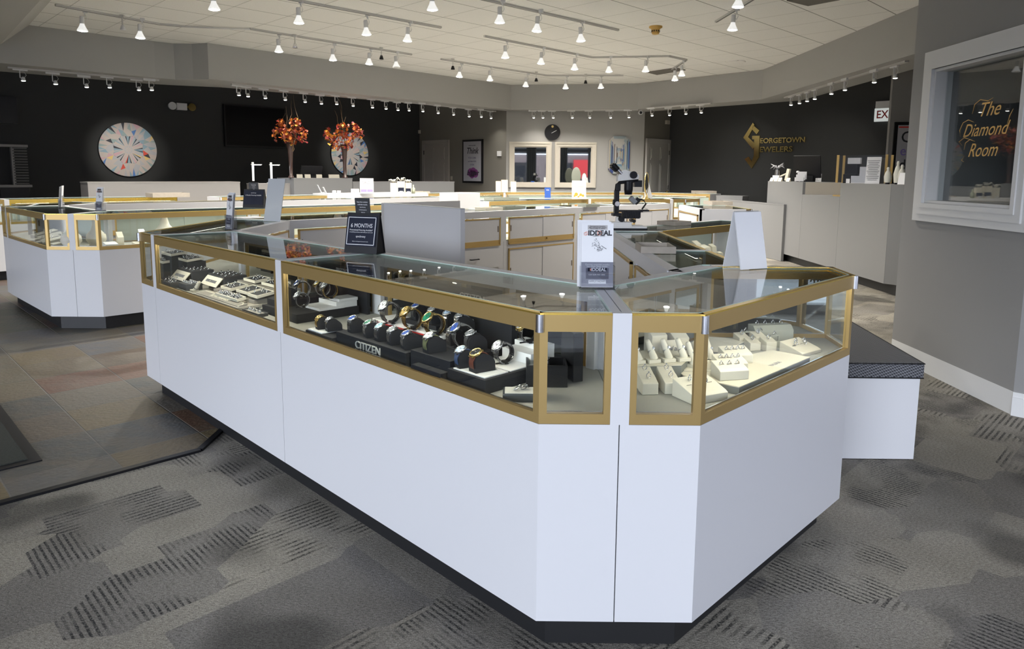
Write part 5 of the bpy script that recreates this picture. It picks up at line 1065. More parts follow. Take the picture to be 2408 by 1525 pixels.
# ---- wall things
def facets(b, R, seed, th):
    q = random.Random(seed)
    P_ = [mat('facet_'+n_, c_, .4) for n_, c_ in (('ivory', (.50, .44, .40)), ('pearl', (.42, .42, .44)), ('sky', (.24, .36, .44)), ('ink', (.03, .035, .05)), ('royal', (.08, .20, .50)), ('amber', (.70, .52, .18)), ('rose', (.55, .35, .38)), ('sage', (.28, .36, .36)), ('red', (.65, .08, .05)))]
    wts = [8, 6, 3, 2.4, 1.6, 1.2, 1, 2, .3]
    def tri(pts, m=None): b.add([(p[0], th, p[1]) for p in pts], [tuple(range(len(pts)))], m=m or q.choices(P_, wts)[0])
    def pt(r_, a): return (r_*R*math.sin(a), r_*R*math.cos(a))
    n = 8; a0 = PI/8
    for i in range(n):
        a, c_ = a0+i*2*PI/n, a0+(i+1)*2*PI/n; m_ = (a+c_)/2
        # star table
        tri([pt(.06, a), pt(.17, m_), pt(.06, c_)], P_[0]); tri([pt(0, 0), pt(.06, a), pt(.06, c_)], P_[i % 2])
        tri([pt(.17, m_), pt(.5, m_-.10), pt(.5, m_+.10)], P_[2] if i % 2 else P_[1])
        for sgn in (-1, 1):
            e = m_+sgn*.10; f_ = m_+sgn*.27; g_ = m_+sgn*PI/8
            tri([pt(.17, m_), pt(.5, e), pt(.52, (e+f_)/2)], P_[3] if q.random() < .5 else None); tri([pt(.17, m_), pt(.52, (e+f_)/2), pt(.52, f_)]); tri([pt(.17, m_), pt(.52, f_), pt(.14, g_)], P_[0]); tri([pt(.14, g_), pt(.52, f_), pt(.56, g_)], P_[q.choice([0, 1, 6])])
            tri([pt(.06, g_), pt(.17, m_), pt(.14, g_)], P_[1])
            # crown
            tri([pt(.5, m_), pt(.56, g_), pt(.70, (m_+g_)/2)]); tri([pt(.5, m_), pt(.70, (m_+g_)/2), pt(.78, m_)], P_[q.choice([0, 1])]); tri([pt(.56, g_), pt(.82, g_), pt(.70, (m_+g_)/2)])
            tri([pt(.70, (m_+g_)/2), pt(.78, m_), pt(1, m_+sgn*.09), ]); tri([pt(.78, m_), pt(1, m_), pt(1, m_+sgn*.09)], P_[q.choice([0, 1, 2])]); tri([pt(.70, (m_+g_)/2), pt(1, m_+sgn*.09), pt(1, m_+sgn*.20)]); tri([pt(.70, (m_+g_)/2), pt(1, m_+sgn*.20), pt(.82, g_)], P_[q.choice([0, 1])])
            tri([pt(.82, g_), pt(1, m_+sgn*.20), pt(1, m_+sgn*.30)]); tri([pt(.82, g_), pt(1, m_+sgn*.30), pt(1, g_)], P_[q.choice([0, 6, 7])]); tri([pt(.5, m_), pt(.5, m_+sgn*.10), pt(.56, g_)], P_[0])
WL = (c0, 45)
for lab, px, py, sd in [('large round painting of a cut diamond, left one on the black wall', 299.5, 352, 11), ('large round painting of a cut diamond behind the second vase', 820, 362, 23)]:
    p = onwall(px, py, c0, 45)+Vector((.01, -.01, 0)); r = thing('round_painting', lab, 'painting', p, PI/4); b = MB(BLACK); b.cyl((0, 0, 0), (0, -.05, 0), .5, n=48); b.obj('canvas_edge', r); b = MB(); facets(b, .495, sd, -.053); b.obj('painted_face', r)
def wallbox(label, px0, px1, py0, py1, p0, ang, th, m, name, cat, **kw):
    a, e = onwall(px0, (py0+py1)/2, p0, ang), onwall(px1, (py0+py1)/2, p0, ang); t = onwall((px0+px1)/2, py0, p0, ang); u = onwall((px0+px1)/2, py1, p0, ang)
    w_ = (e-a).length; c = (a+e)/2; h_ = abs(t.z-u.z); r = thing(name, label, cat, (c.x, c.y, (t.z+u.z)/2), math.radians(ang)); b = MB(m); b.box((0, -th/2-.001, 0), (w_, th, h_)); b.obj('body', r); return r, w_, h_
r, w_, h_ = wallbox('large black television on the black wall, left of the vases', 525, 668, 250, 346, c0, 45, .07, BLACK, 'television', 'television'); b = MB(mat('tv_glass', (.004, .004, .005), .3, spec=.15)); b.box((0, -.073, 0), (w_-.05, .003, h_-.05)); b.obj('screen', r)
r, w_, h_ = wallbox('black television cut by the left frame edge', -30, 37, 228, 290, c0, 45, .12, BLACK, 'television', 'television')
r, w_, h_ = wallbox('white emergency light unit with two lamps on the black wall', 413, 437, 243, 259, c0, 45, .07, WPLAS, 'emergency_light', 'emergency light')
for sx_, m_ in ((-1, WPLAS), (1, BRASS)): b = MB(m_); b.cyl((sx_*w_*.95, -.02, 0), (sx_*w_*.95, -.09, 0), .065, .075, n=18); b.cyl((sx_*w_*.5, -.035, 0), (sx_*w_*.9, -.035, 0), .012); b.obj('lamp_head', r)
# sculpture like rack at far left
r = thing('wire_rack', 'dark ladder shaped stand with pale shelves at far left', 'rack', (-8.35, 11.55, 0), PI/4); PS = mat('pale_grey_shelf', (.28, .27, .26), .5); 
b = MB(PS); b.box((0, 0, 1.78), (.46, .2, .04)); b.box((0, 0, 1.12), (.5, .2, .04)); b.obj('shelf', r); b = MB(mat('rack_grey', (.10, .10, .095), .5))
for i in range(14): b.box((.12, 0, 1.16+i*.045), (.20, .12, .022))
b.obj('slats', r); b = MB(PS); b.box((.02, 0, 1.45), (.04, .1, .62)); b.obj('upright', r); b = MB(BLACK); b.box((0, 0, .55), (.4, .3, 1.1)); b.obj('pedestal', r)
# emerald cut painting, clock, mirrors, print
p = onwall(1455, 364.5, c1, 0); r = thing('emerald_cut_painting', 'tall painting of a step cut gem right of the mirrors', 'painting', p); hw, hh_ = .235, .415
def octa(s, sx_=1, sz_=1):
    c_ = .10*s; w2, h2 = hw*s*sx_, hh_*s*sz_; return [(-w2+c_, h2), (w2-c_, h2), (w2, h2-c_), (w2, -h2+c_), (w2-c_, -h2), (-w2+c_, -h2), (-w2, -h2+c_), (-w2, h2-c_)]
b = MB(mat('canvas_grey', (.20, .2, .2), .6)); o_ = octa(1); b.add([(x, 0, z) for x, z in o_]+[(x, -.045, z) for x, z in o_], [tuple(range(8)), tuple(reversed(range(8, 16)))]+[(i, (i+1) % 8, 8+(i+1) % 8, 8+i) for i in range(8)]); b.obj('canvas_edge', r)
b = MB(); q = random.Random(4); pal = [(.24, .26, .26), (.20, .24, .26), (.02, .04, .15), (.10, .17, .24), (.30, .24, .14), (.02, .022, .03), (.32, .31, .29), (.10, .04, .015)]; pm = [mat('step_%d' % i, c_, .4) for i, c_ in enumerate(pal)]
lv = [1, .86, .72, .60, .48, .36, .22, .08]
for k_ in range(7):
    A1, A2 = octa(lv[k_], 1, 1-.0*k_), octa(lv[k_+1])
    for i in range(8): m = q.choices(pm, [5, 4, 2, 3, 2, 2, 5, .7])[0]; b.add([(A1[i][0], -.046, A1[i][1]), (A1[(i+1) % 8][0], -.046, A1[(i+1) % 8][1]), (A2[(i+1) % 8][0], -.046, A2[(i+1) % 8][1]), (A2[i][0], -.046, A2[i][1])], [(0, 1, 2, 3)], m=m)
A2 = octa(.08); b.add([(x, -.046, z) for x, z in A2], [tuple(range(8))], m=pm[0])
for i, x in enumerate([-.205, -.18, -.155, -.13, -.105, -.08, -.05, -.025, 0, .03, .06, .09, .12, .15, .18, .205]): b.box((x, -.0475, .0), (.013, .001, .72-.5*(1-abs(x)/.22)*.9), m=pm[[4, 3, 2, 0, 7, 6, 5, 1, 6, 4, 1, 2, 3, 0, 5, 3][i]])
b.obj('painted_face', r)
p = onwall(1299, 311, c1, 0); r = thing('wall_clock', 'black round wall clock with one gold dot above the mirrors', 'clock', p); b = MB(BLACK); b.cyl((0, 0, 0), (0, -.03, 0), .175, n=40); b.obj('face', r); b = MB(YGOLD); b.cyl((0, -.03, .125), (0, -.034, .125), .026, n=20); b.obj('gold_dot', r); b = MB(INKW); b.box((.035, -.034, .012), (.13, .002, .008), R=Matrix.Rotation(-.5, 3, 'Y')); b.obj('hands', r)
for lab, x0, x1 in [('left of the two cream framed mirrors on the back wall', 1197, 1297), ('right of the two cream framed mirrors on the back wall', 1304, 1402)]:
    a, e = onwall(x0, 387, c1, 0), onwall(x1, 387, c1, 0); w_ = (e-a).length; h_ = 1.02; r = thing('wall_mirror', lab, 'mirror', ((a.x+e.x)/2, a.y, 1.59)); b = MB(TRIMC)
    for (fw_, dp, ins) in [(.125, .02, 0), (.09, .035, .012), (.05, .03, .05), (.03, .045, .012)]:
        W2, H2 = w_/2-ins, h_/2-ins
        for sx_ in (-1, 1): b.box((sx_*(W2-fw_/2), -dp/2-.001, 0), (fw_, dp, 2*H2-2*fw_)); b.box((0, -dp/2-.001, sx_*(H2-fw_/2)), (2*W2, dp, fw_))
    b.obj('frame', r); b = MB(MIRROR); b.box((0, -.012, 0), (w_-.24, .008, h_-.24)); b.obj('mirror_glass', r)
def gpt(px, py): return onwall(px, py, c1, -45)
r, w_, h_ = wallbox('black framed handwritten quote print on the taupe wall', 1090, 1137, 328, 430, c1, -45, .035, BLACK, 'framed_print', 'framed print')
b = MB(mat('print_grey', (.38, .38, .42), .25)); b.box((0, -.038, 0), (w_-.09, .004, h_-.09)); b.obj('paper', r)
b = MB(INK); b.text('Think', .20, TR(-.0, -.041, .24) @ RX(PI/2), shear=.3, sx=.9, ext=.0006, bold=.003); b.text('YOU CAN', .06, TR(0, -.041, .08) @ RX(PI/2), m=mat('ink_violet', (.12, .11, .2), .6), ext=.0006); b.text('and then think', .05, TR(0, -.041, 0) @ RX(PI/2), m=mat('ink_violet', (1, 1, 1)), ext=.0006); b.text('EVEN', .06, TR(0, -.041, -.08) @ RX(PI/2), m=mat('ink_violet', (1, 1, 1)), ext=.0006)
b.m = mat('purple_wash', (.20, .05, .20), .6)
for (x, z, q_) in [(-.06, -.26, .10), (.04, -.25, .11), (.12, -.28, .10), (.0, -.31, .09)]: b.cyl((x, -.0401, z), (x, -.0405, z), q_, n=16)
b.text('bigger', .17, TR(.02, -.042, -.27) @ RX(PI/2), m=INK, shear=.3, ext=.0008, bold=.002); b.text('whatever you think', .03, TR(0, -.041, .37) @ RX(PI/2), m=INK, ext=.0006); b.obj('lettering', r)
wallbox('small white thermostat on the taupe wall', 1171, 1180, 355, 367, c1, -45, .03, WPLAS, 'thermostat', 'thermostat'); wallbox('pale switch plate beside the left door', 1060, 1064, 414, 423, c1, -45, .01, TRIMC, 'switch_plate', 'light switch')
wallbox('small cream sensor box high on the taupe wall at left', 983, 990, 306, 314, c0, 45, .05, TRIMC, 'wall_sensor', 'sensor'); wallbox('small pinkish sensor box above the right door', 1564, 1571, 283, 292, c4, 45, .05, TRIMC, 'wall_sensor', 'sensor')
# company sign on the right black wall
def rp(px, py): return onwall(px, py, c4, -45)
o0 = rp(1775, 345); r = thing('wall_sign', 'polished brass angular G monogram and lettering on the black wall', 'sign', o0, -PI/4)
ux = Vector((S2, -S2, 0))
def loc2(x, y):      # crop pixels (scale 11.733, origin 1730,280) to sign coordinates
    p = rp(1730+x/11.733, 280+y/11.733); return ((p-o0).dot(ux), (p-o0).z)
def poly(b, pts, t=.05):
    P2 = [loc2(*p) for p in pts]; n = len(P2); a = sum(P2[i][0]*P2[(i+1) % n][1]-P2[(i+1) % n][0]*P2[i][1] for i in range(n))
    if a < 0: P2.reverse()
    b.add([(x, -t, z) for x, z in P2]+[(x, -.01, z) for x, z in P2], [tuple(range(n)), tuple(reversed(range(n, 2*n)))]+[(i, n+i, n+(i+1) % n, (i+1) % n) for i in range(n)])
b = MB(BRASS); poly(b, [(505, 165), (680, 315), (605, 420), (485, 290)]); poly(b, [(505, 100), (545, 160), (485, 290), (370, 500), (235, 515)]); poly(b, [(235, 515), (370, 500), (520, 640), (540, 760), (500, 830)], .04)
poly(b, [(482, 465), (693, 458), (680, 700), (665, 1060), (530, 1030), (535, 560), (482, 560)]); poly(b, [(665, 1050), (465, 1365), (465, 1170), (530, 1020)]); poly(b, [(465, 1365), (272, 1100), (380, 1035), (465, 1170)], .045); b.obj('monogram', r)
for s, x0, x1, y0, y1 in [('EORGETOWN', 705, 1930, 520, 660), ('EWELERS', 690, 1580, 765, 915)]:
    a, e = loc2(x0, (y0+y1)/2), loc2(x1, (y0+y1)/2); hgt = abs(loc2((x0+x1)/2, y0)[1]-loc2((x0+x1)/2, y1)[1]); b = MB(BRASS); sz = hgt/.72
    tm = MB(BRASS); tm.text(s, sz, Matrix()); xs = [v.x for v in tm.v]; sx_ = (e[0]-a[0])/(max(xs)-min(xs))
    b.text(s, sz, TR((a[0]+e[0])/2, -.03, (a[1]+e[1])/2) @ RX(PI/2), sx=sx_, ext=.015, bold=.004); b.obj('lettering', r)
p0 = (5.93, 11.9); 
r = thing('exit_sign', 'exit sign with red letters half hidden by the wall edge', 'sign', onwall(2088, 262, c4, -45)+Vector((-.03, -.03, 0)), -PI/4); b = MB(WPLAS); b.box((0, 0, .12), (.40, .05, .14)); b.obj('housing', r); b = MB(mat('exit_panel', (.75, .80, .78), .4, emit=.5)); b.box((0, -.005, -.06), (.42, .04, .24)); b.obj('panel', r); b = MB(mat('exit_red', (.35, .01, .01), .5)); b.text('EXIT', .20, TR(0, -.028, -.06) @ RX(PI/2), sx=.85, ext=.002, bold=.003); b.obj('lettering', r)
# framed poster on the pilaster
pw = onwall(2096, 360, (6.03, 11.05), -11.7); r = thing('framed_poster', 'black framed poster with serif lettering half hidden by the window wall', 'framed poster', (pw.x+.36, pw.y-.075, pw.z-.12), -.205); b = MB(BLACK); b.box((0, -.02, 0), (.72, .04, 1.2)); b.obj('frame', r)
b = MB(mat('poster_grey', (.50, .50, .55), .3)); b.box((0, -.043, 0), (.62, .004, 1.1)); b.m = mat('mark_red', (1, 1, 1)); b.box((0, -.046, .52), (.60, .003, .02)); b.obj('poster', r); b = MB(INK)
for i, (s, m_) in enumerate([('Ca', INK), ('eng', PURPLE), ('dia', INK), ('be', INK)]): b.text(s, .24-.03*(i > 0), TR(-.26, -.047, .36-.21*i) @ RX(PI/2), m=m_, align='LEFT', ext=.001, sx=.9, bold=.002)
b.obj('lettering', r)
# reception things
ZR = 1.2975
def rloc(px, dx=.12): 
    k_ = (px-CX)/F; y = (XR+dx)/(k_*1.003); return Vector((XR+dx, y, ZR))
def rthing(name, label, cat, px, dx=.12, z=None, rz=-.9): v = rloc(px, dx); v.z = (z or ZR)+.0005; return thing(name, label, cat, v, rz)
r = rthing('gift_arrangement', 'small gift arrangement with a silver bow at the end of the reception counter', 'gift', 1812); b = MB(WPLAS); b.box((0, 0, .05), (.12, .10, .10)); b.obj('box', r); b = MB(CHROME); b.cyl((0, 0, .10), (0, 0, .2), .05, .04); b.obj('silver_wrap', r); b = MB(mat('silver_bow', (.45, .45, .47), .3)); q = random.Random(5)
for i in range(14): a = q.uniform(0, 6.28); l_ = q.uniform(.06, .14); b.tube([(0, 0, .2), (l_*.5*math.cos(a), l_*.5*math.sin(a), .26), (l_*math.cos(a), l_*math.sin(a), .2+q.uniform(0, .12))], [.008, .012, .002], 4)
b.obj('bow', r); b = MB(CREAM); b.box((.10, 0, .10), (.16, .05, .02), R=Matrix.Rotation(-.4, 3, 'Y')); b.box((.19, 0, .11), (.05, .05, .2), R=Matrix.Rotation(.2, 3, 'Y')); b.obj('bottles', r)
for i, x in enumerate([1800, 1810, 1819, 1838]):
    r = rthing('ring_pillow', '%s tiny cream display from the left on the reception counter edge' % ORD[i], 'ring display', x, .04); b = MB(CREAM); b.wedge([(-.03, 0), (.03, 0), (.01, .06)], -.03, .03); b.obj('body', r)
r = rthing('earring_cluster', 'cluster of small white cards before the black monitor', 'jewellery display', 1866, .08); b = MB(WMATT)
for i in range(9): b.box(((i % 3)*.05-.05, (i//3)*.04-.04, .04+.03*(i//3)), (.045, .02, .06+.03*(i//3)), .3)
b.obj('cards', r)
r = rthing('monitor', 'black tilted monitor back on the reception counter', 'monitor', 1880, .3, rz=-.75); b = MB(BLACK); b.box((0, 0, .24), (.42, .03, .36), R=Matrix.Rotation(.25, 3, 'X')); b.obj('screen', r); b = MB(BLACK); b.box((0, .05, .05), (.2, .12, .10)); b.cyl((-.1, -.12, 0), (-.1, -.12, .14), .02); b.ell((-.1, -.12, .155), (.025, .025, .02), m=WPLAS); b.obj('foot', r)
r = rthing('countertop_case', 'glass countertop case with two brass frames on the reception counter', 'display case', 2012, .25, rz=-.75); b = MB(GOLD)
for x in (-.30, .30): b.box((x, -.12, .19), (.03, .02, .37)); b.box((x, .12, .19), (.03, .02, .37))
b.obj('frame', r); b = MB(ACRYL); b.box((0, -.12, .19), (.57, .004, .36)); b.obj('glass_pane', r)
r = rthing('box_stack', 'stack of black boxes and white cards inside the countertop case', 'boxes', 1996, .22, rz=-.75); b = MB(BLACK); b.box((-.08, 0, .06), (.16, .1, .12)); b.box((-.06, 0, .19), (.15, .1, .13)); b.obj('black_boxes', r); b = MB(WMATT); b.box((-.04, 0, .30), (.16, .06, .08)); b.box((.10, 0, .11), (.12, .06, .22)); b.box((.05, -.06, .05), (.2, .03, .1)); b.obj('white_boxes', r)
r = rthing('price_list', 'tall printed price list beside the box stack', 'sign', 2033, .16, rz=-.75); b = MB(WMATT); b.box((0, 0, .17), (.17, .004, .34), R=Matrix.Rotation(-.1, 3, 'X'))
b.obj('card', r); b = MB(INKG)
for i in range(12): b.box((0, -.02+.0022*i*.9, .05+.022*i), (.11+.02*(i % 3), .003, .006))
b.obj('print_lines', r)
for i, x in enumerate([2068, 2090, 2100]):
    r = rthing('tulle_bottle', '%s tulle wrapped bottle from the left at the end of the reception counter' % ORD[i], 'bottle', x, .16); s = [.9, 1.2, 1][i]; b = MB(BLACK); b.cyl((0, 0, 0), (0, 0, .12*s), .025); b.obj('body', r); b = MB(mat('tulle', (1, 1, 1))); b.lathe([(.035, .02), (.045, .1*s), (.03, .16*s), (.014, .19*s), (.02, .21*s), (.012, .23*s)], 14); b.obj('tulle_wrap', r)
r = rthing('booklet_stack', 'fan of white booklets at the right end of the reception counter', 'booklets', 2107, .05, rz=-.9); b = MB(WMATT)
for i in range(3): b.box((.02*i, .02*i, .07), (.13, .006, .14), R=Matrix.Rotation(-.35, 3, 'X'))
b.obj('booklets', r); r = rthing('price_card', 'tiny white card at the left foot of the countertop case', 'card', 1976, .05); b = MB(WMATT); b.box((0, 0, .03), (.05, .004, .06)); b.obj('card', r)
# ---- contents of far cases: busts, pads, small stands
def bust(label, loc, rz, s=1.0, tall=True):
    r = thing('necklace_bust', label, 'necklace bust', loc, rz, 'white necklace busts'); r.scale = (s,)*3; b = MB(CREAM if not tall else mat('bust_cream', (.70, .66, .56), .6)); b.lathe([(.055, 0), (.05, .01), (.075, .05), (.07, .09), (.035, .13), (.022, .18), (.024, .22), (.0005, .22)], 16); b.obj('body', r)
    b = MB(STEEL); b.tube([(.05*math.cos(t), -.035-.035*math.sin(t)*0+.05*math.sin(t)*.6, .125-.05*(1+math.cos(t*1.0+PI/2))*.5) for t in [i*PI/8+PI for i in range(9)]], .002, 4); b.obj('necklace', r)
def LI(t, v, z=0): return Vector((-3.576+S2*t-S2*v, 5.914+S2*t+S2*v, z))
bust('tall white necklace bust behind the left corner post of the near island', LI(.62, .25, ZD), RB_, 1.25); bust('white bust with a pearl necklace near the leaflet holder', LI(1.35, .2, ZD), RB_, .9); bust('white bust at the left corner of the left island', LI(.05, .28, ZD), RB_, 1.1); bust('white bust by the left island posts', LI(-.15, .25, ZD), .2, 1.1)
GC2 = mat('grey_stand', (.38, .36, .32), .6)
for i, (t, v, w_, h_) in enumerate([(.35, .10, .10, .03), (.38, .12, .05, .11), (.50, .06, .05, .05), (.56, .06, .05, .05), (.80, .2, .12, .06), (.95, .12, .10, .05), (1.1, .2, .12, .1), (1.25, .08, .08, .04), (1.55, .15, .15, .05), (.22, .2, .05, .12), (.12, .12, .1, .04)]):
    z = ZD+(.0305 if i == 1 else 0); r = thing('jewellery_stand', '%s cream jewellery stand from the left in the bust case' % ORD[i], 'jewellery display', LI(t, v, z), RB_, 'cream stands in the bust case'); b = MB([CREAM, WPLAS, GC2][i % 3]); b.wedge([(-w_/2, 0), (w_/2, 0), (w_/2, h_), (-w_/2, h_*.6)], -w_/2, w_/2); b.obj('body', r)
def L2(u, v, z=0): return Vector((-4.03-S2*u+S2*v, 5.912+S2*u+S2*v, z))
for i, (u, v, w_, h_) in enumerate([(.2, .15, .14, .04), (.38, .12, .16, .06), (.50, .22, .12, .08), (.66, .15, .16, .06), (.84, .2, .2, .07), (1.1, .2, .2, .08), (.45, .05, .1, .04), (.7, .05, .12, .04)]):
    r = thing('jewellery_stand', '%s grey ring pad from the right in the leftmost glass case' % ORD[i], 'jewellery display', L2(u, v, ZD), RA_, 'grey pads in the leftmost case'); b = MB(GC2); b.wedge([(-w_/2, 0), (w_/2, 0), (w_/2, h_), (-w_/2, h_*.4)], -w_/2, w_/2); b.obj('body', r)
    b = MB(STEEL); b.tube([(.02*math.cos(t), .01*math.sin(t), h_*.75+.02+.02*math.sin(t)) for t in [j*PI/5 for j in range(10)]], .002, 4, closed=True); b.obj('bracelet_loop', r)
k2 = 0
for (fx, n_, rz, lab, lo) in [((lambda i: Vector((-2.35+.12*i, 7.3+.12*i, ZD))), 8, RB_, 'case behind the financing sign', 0), ((lambda i: Vector((-6.2+.14*i, 8.98+.135*i, ZD))), 9, RB_, 'lit case under the left round painting', 0), ((lambda i: Vector((-.1+.13*i, 9.68+.12*i, ZD))), 8, RB_, 'long case with a white end panel', 0), ((lambda i: Vector((2.95+.1*i, 14.85-.07*i, ZD))), 9, -.6, 'lit case at the foot of the black wall', 0), ((lambda i: Vector((1.35+.12*i, 10.98+.01*i, ZD))), 8, .1, 'case behind the microscope column', 0), ((lambda i: Vector((1.05+.085*i, 4.95+.085*i, ZD))), 8, RB_, 'case running back right of the microscope', 0)]:
    for i in range(n_):
        h_ = rnd.choice([.04, .06, .09, .13, .17]); w_ = rnd.uniform(.05, .10); p = fx(i); r = thing('jewellery_stand', '%s small display from the left, %s' % (ORD[i], lab), 'jewellery display', p, rz, 'small displays in the '+lab)
        b = MB(rnd.choice([CREAM, GC2, WPLAS, CREAM])); b.wedge([(-w_/2, 0), (w_/2, 0), (w_/2*.6, h_), (-w_/2*.5, h_*.85)], -w_/2, w_/2); b.obj('body', r)
for i in range(4):
    u = i*.13; p = Vector((.70+.05*(i % 2), 3.62+u*1.6, ZD)); r = thing('velvet_roll', '%s grey velvet pad from the front in the case under the microscope' % ORD[i], 'jewellery display', p, .3*i); b = MB(GRYFAB if i % 2 else GC2); b.box((0, 0, .02), (.16, .12, .04)); b.obj('body', r, bevel=.004)
bpy.data.objects.remove(RO); bpy.data.objects.remove(RS)

# ------------------------------------------------------------------ ceiling fittings
TRK = mat('track_white', (.55, .54, .52), .5)
def track(label, pts, z=ZC-.012):
    r = thing('lighting_track', label, 'lighting track', (pts[0][0], pts[0][1], ZC)); b = MB(TRK)
    for p, q in zip(pts, pts[1:]): b.bar(p, q, .034, z-.012, ZC-.001, -.017)
    b.m = BLACK
    for p, q in zip(pts, pts[1:]): b.bar(p, q, .012, z-.0135, z-.0125, -.006)
    b.obj('rail', r, world=True); return r
def pc(l): return [tuple(at(x, y, ZC-.02)[:2]) for x, y in l]
track('ceiling track nearest the left soffit, ending over the vases', pc([(130, 13), (375, 58), (423, 62)])); track('ceiling track crossing above the flower vases', pc([(588, 69), (968, 129)]))
track('upper ceiling track left of the frame centre', pc([(640, -8), (1037, 66)])); track('ceiling track nearest the camera, centre of the frame', pc([(1110, -6), (1454, 72)]))
track('bent ceiling track above the mirrors', pc([(1139, 86), (1392, 136), (1572, 133), (1614, 142), (1580, 164)])); track('farthest white ceiling track', pc([(1037, 140), (1285, 178), (1466, 178)]))
track('short ceiling track at upper right', pc([(1684, 52), (1790, -12)]))
b = MB(TRIM); pts = pc([(423, 62), (549, 68), (588, 69)]); b.tube([(x, y, ZC-.02) for x, y in pts], .012); tag(b.obj('conduit'), 'thin white conduit joining two ceiling tracks', 'conduit')
def spotlight(energy, angle=2.5, blend=.8, r=.04):
    l = bpy.data.lights.new('lamp_light', 'SPOT'); l.energy = energy; l.spot_size = angle; l.spot_blend = blend; l.shadow_soft_size = r; l.color = (1, .95, .87); return l
def flood():
    r = thing('track_spotlight', 'x', 'spotlight', (0, 0, 0)); 
    b = MB(LAMPW); b.box((.035, 0, .232), (.05, .03, .035)); b.box((.03, 0, .205), (.014, .014, .03)); b.obj('track_adapter', r)
    b = MB(LAMPW); b.cyl((0, 0, .085), (0, 0, .165), .026, n=16); b.cyl((0, 0, .165), (0, 0, .172), .022, n=16); b.tube([(.01, 0, .17), (.04, 0, .19), (.05, .005, .15), (.035, .01, .12), (.022, .01, .13)], .004, 5); b.obj('lamp_socket', r)
    b = MB(SHADEW); b.lathe([(.024, .09), (.026, .075), (.036, .05), (.052, .02), (.060, .006), (.060, 0), (.054, 0)], 20); b.obj('lamp_shade', r)
    b = MB(BULB); b.lathe([(.054, .002), (.04, -.004), (.02, -.008), (.0005, -.009)], 18); b.obj('bulb_face', r)
    l = bpy.data.objects.new('lamp_light', spotlight(SPOT_W)); C.objects.link(l); l.parent = r; l.location = (0, 0, -.02); return r
FL = flood(); first = [True]
def putflood(px, py, label, group, big=1, on=True):
    p = at(px, py, 3.05); rz = rnd.uniform(-.6, .6)
    r = dup(FL, p, rz, label, group); r.rotation_euler = (rnd.uniform(-.06, .06), rnd.uniform(-.06, .06), rz)
    if not on:
        for ch in list(r.children):
            if ch.type == 'LIGHT': bpy.data.objects.remove(ch)
            elif ch.name.startswith('bulb_face'):
                ch.data = ch.data.copy(); ch.data.materials[0] = TRIM
    return r
groups = [('left track', 'spotlight from the left on the track nearest the left soffit', [(194, 73), (330, 90)]),
 ('vase track', 'spotlight from the left on the track above the flower vases', [(656, 122), (783, 142), (868, 151), (932, 158)]),
 ('upper track', 'spotlight from the left on the upper track left of centre', [(703, 55), (862, 82), (958, 97)]),
 ('near track', 'spotlight from the left on the track nearest the camera', [(1175, 54), (1262, 74), (1366, 97)]),
 ('bent track', 'spotlight from the left on the bent track above the mirrors', [(1188, 136), (1272, 150), (1351, 163), (1432, 169), (1518, 168), (1603, 178), (1587, 189)]),
 ('far track', 'spotlight from the left on the farthest track', [(1080, 181), (1152, 189), (1236, 203), (1330, 208), (1413, 207)]),
 ('right track', 'spotlight from the bottom on the short track at upper right', [(1722, 71), (1735, 17)])]
for gname, ph, l in groups:
    for i, (x, y) in enumerate(l): putflood(x, y, 'white cone %s %s' % (ORD[i], ph) if not (gname == 'vase track' and i == 3) else 'unlit white cone spotlight at the right end of the vase track', 'cone spotlights on ceiling tracks', on=not (gname == 'vase track' and i == 3))
putflood(504, 23, 'white cone spotlight cut by the top frame edge, left of the upper track', 'cone spotlights on ceiling tracks'); putflood(1017, 24, 'white cone spotlight at the top frame edge, above centre', 'cone spotlights on ceiling tracks')
for o_ in list(FL.children): bpy.data.objects.remove(o_)
bpy.data.objects.remove(FL)
# small track heads on the soffit edge
def head():
    r = thing('soffit_spotlight', 'x', 'spotlight', (0, 0, 0))
    b = MB(LAMPW); b.box((-.03, 0, .152), (.17, .036, .034)); b.obj('track_adapter', r)
    b = MB(LAMPW); b.box((-.035, 0, .09), (.008, .022, .10)); b.box((-.02, 0, .038), (.03, .022, .006)); b.tube([(-.02, 0, .13), (.02, .01, .12), (.04, .01, .08), (.02, .0, .05)], .003, 5); b.obj('bracket', r)
    b = MB(LAMPW); b.lathe([(.004, .055), (.018, .05), (.026, .02), (.03, 0), (.026, 0)], 14); b.obj('lamp_shade', r)
    b = MB(BULB); b.lathe([(.027, .001), (.015, -.006), (.0005, -.008)], 12); b.obj('bulb_face', r)
    l = bpy.data.objects.new('lamp_light', spotlight(TRACK_W, 2.1, .9, .025)); C.objects.link(l); l.parent = r; l.location = (0, 0, -.015); return r
HD = head()
heads = [('above the left black wall', [(55, 190), (131, 198), (204, 205), (258, 206), (327, 212), (357, 212)], PI/4),
 ('on the long soffit track above the television', [(562, 224), (583.5, 227), (624, 231), (671, 235), (717.5, 240), (756, 244), (792, 245), (830.5, 249), (876, 253), (908, 256), (936, 259), (962, 260), (994.5, 262), (1030.5, 266), (1067, 270), (1103.5, 274), (1132, 275), (1155, 278)], PI/4),
 ('above the two mirrors', [(1255, 277), (1277, 277), (1301, 277), (1346, 277), (1387, 277), (1436, 277), (1479, 276)], 0),
 ('right of the white security camera', [(1533.5, 272), (1574.5, 271), (1613, 268), (1649, 265)], -PI/4),
 ('above the reception counter', [(1860, 247), (1880, 243), (1898, 238), (1916, 233), (1955, 221), (1987, 212), (2056, 194), (2105, 184)], -PI/2)]
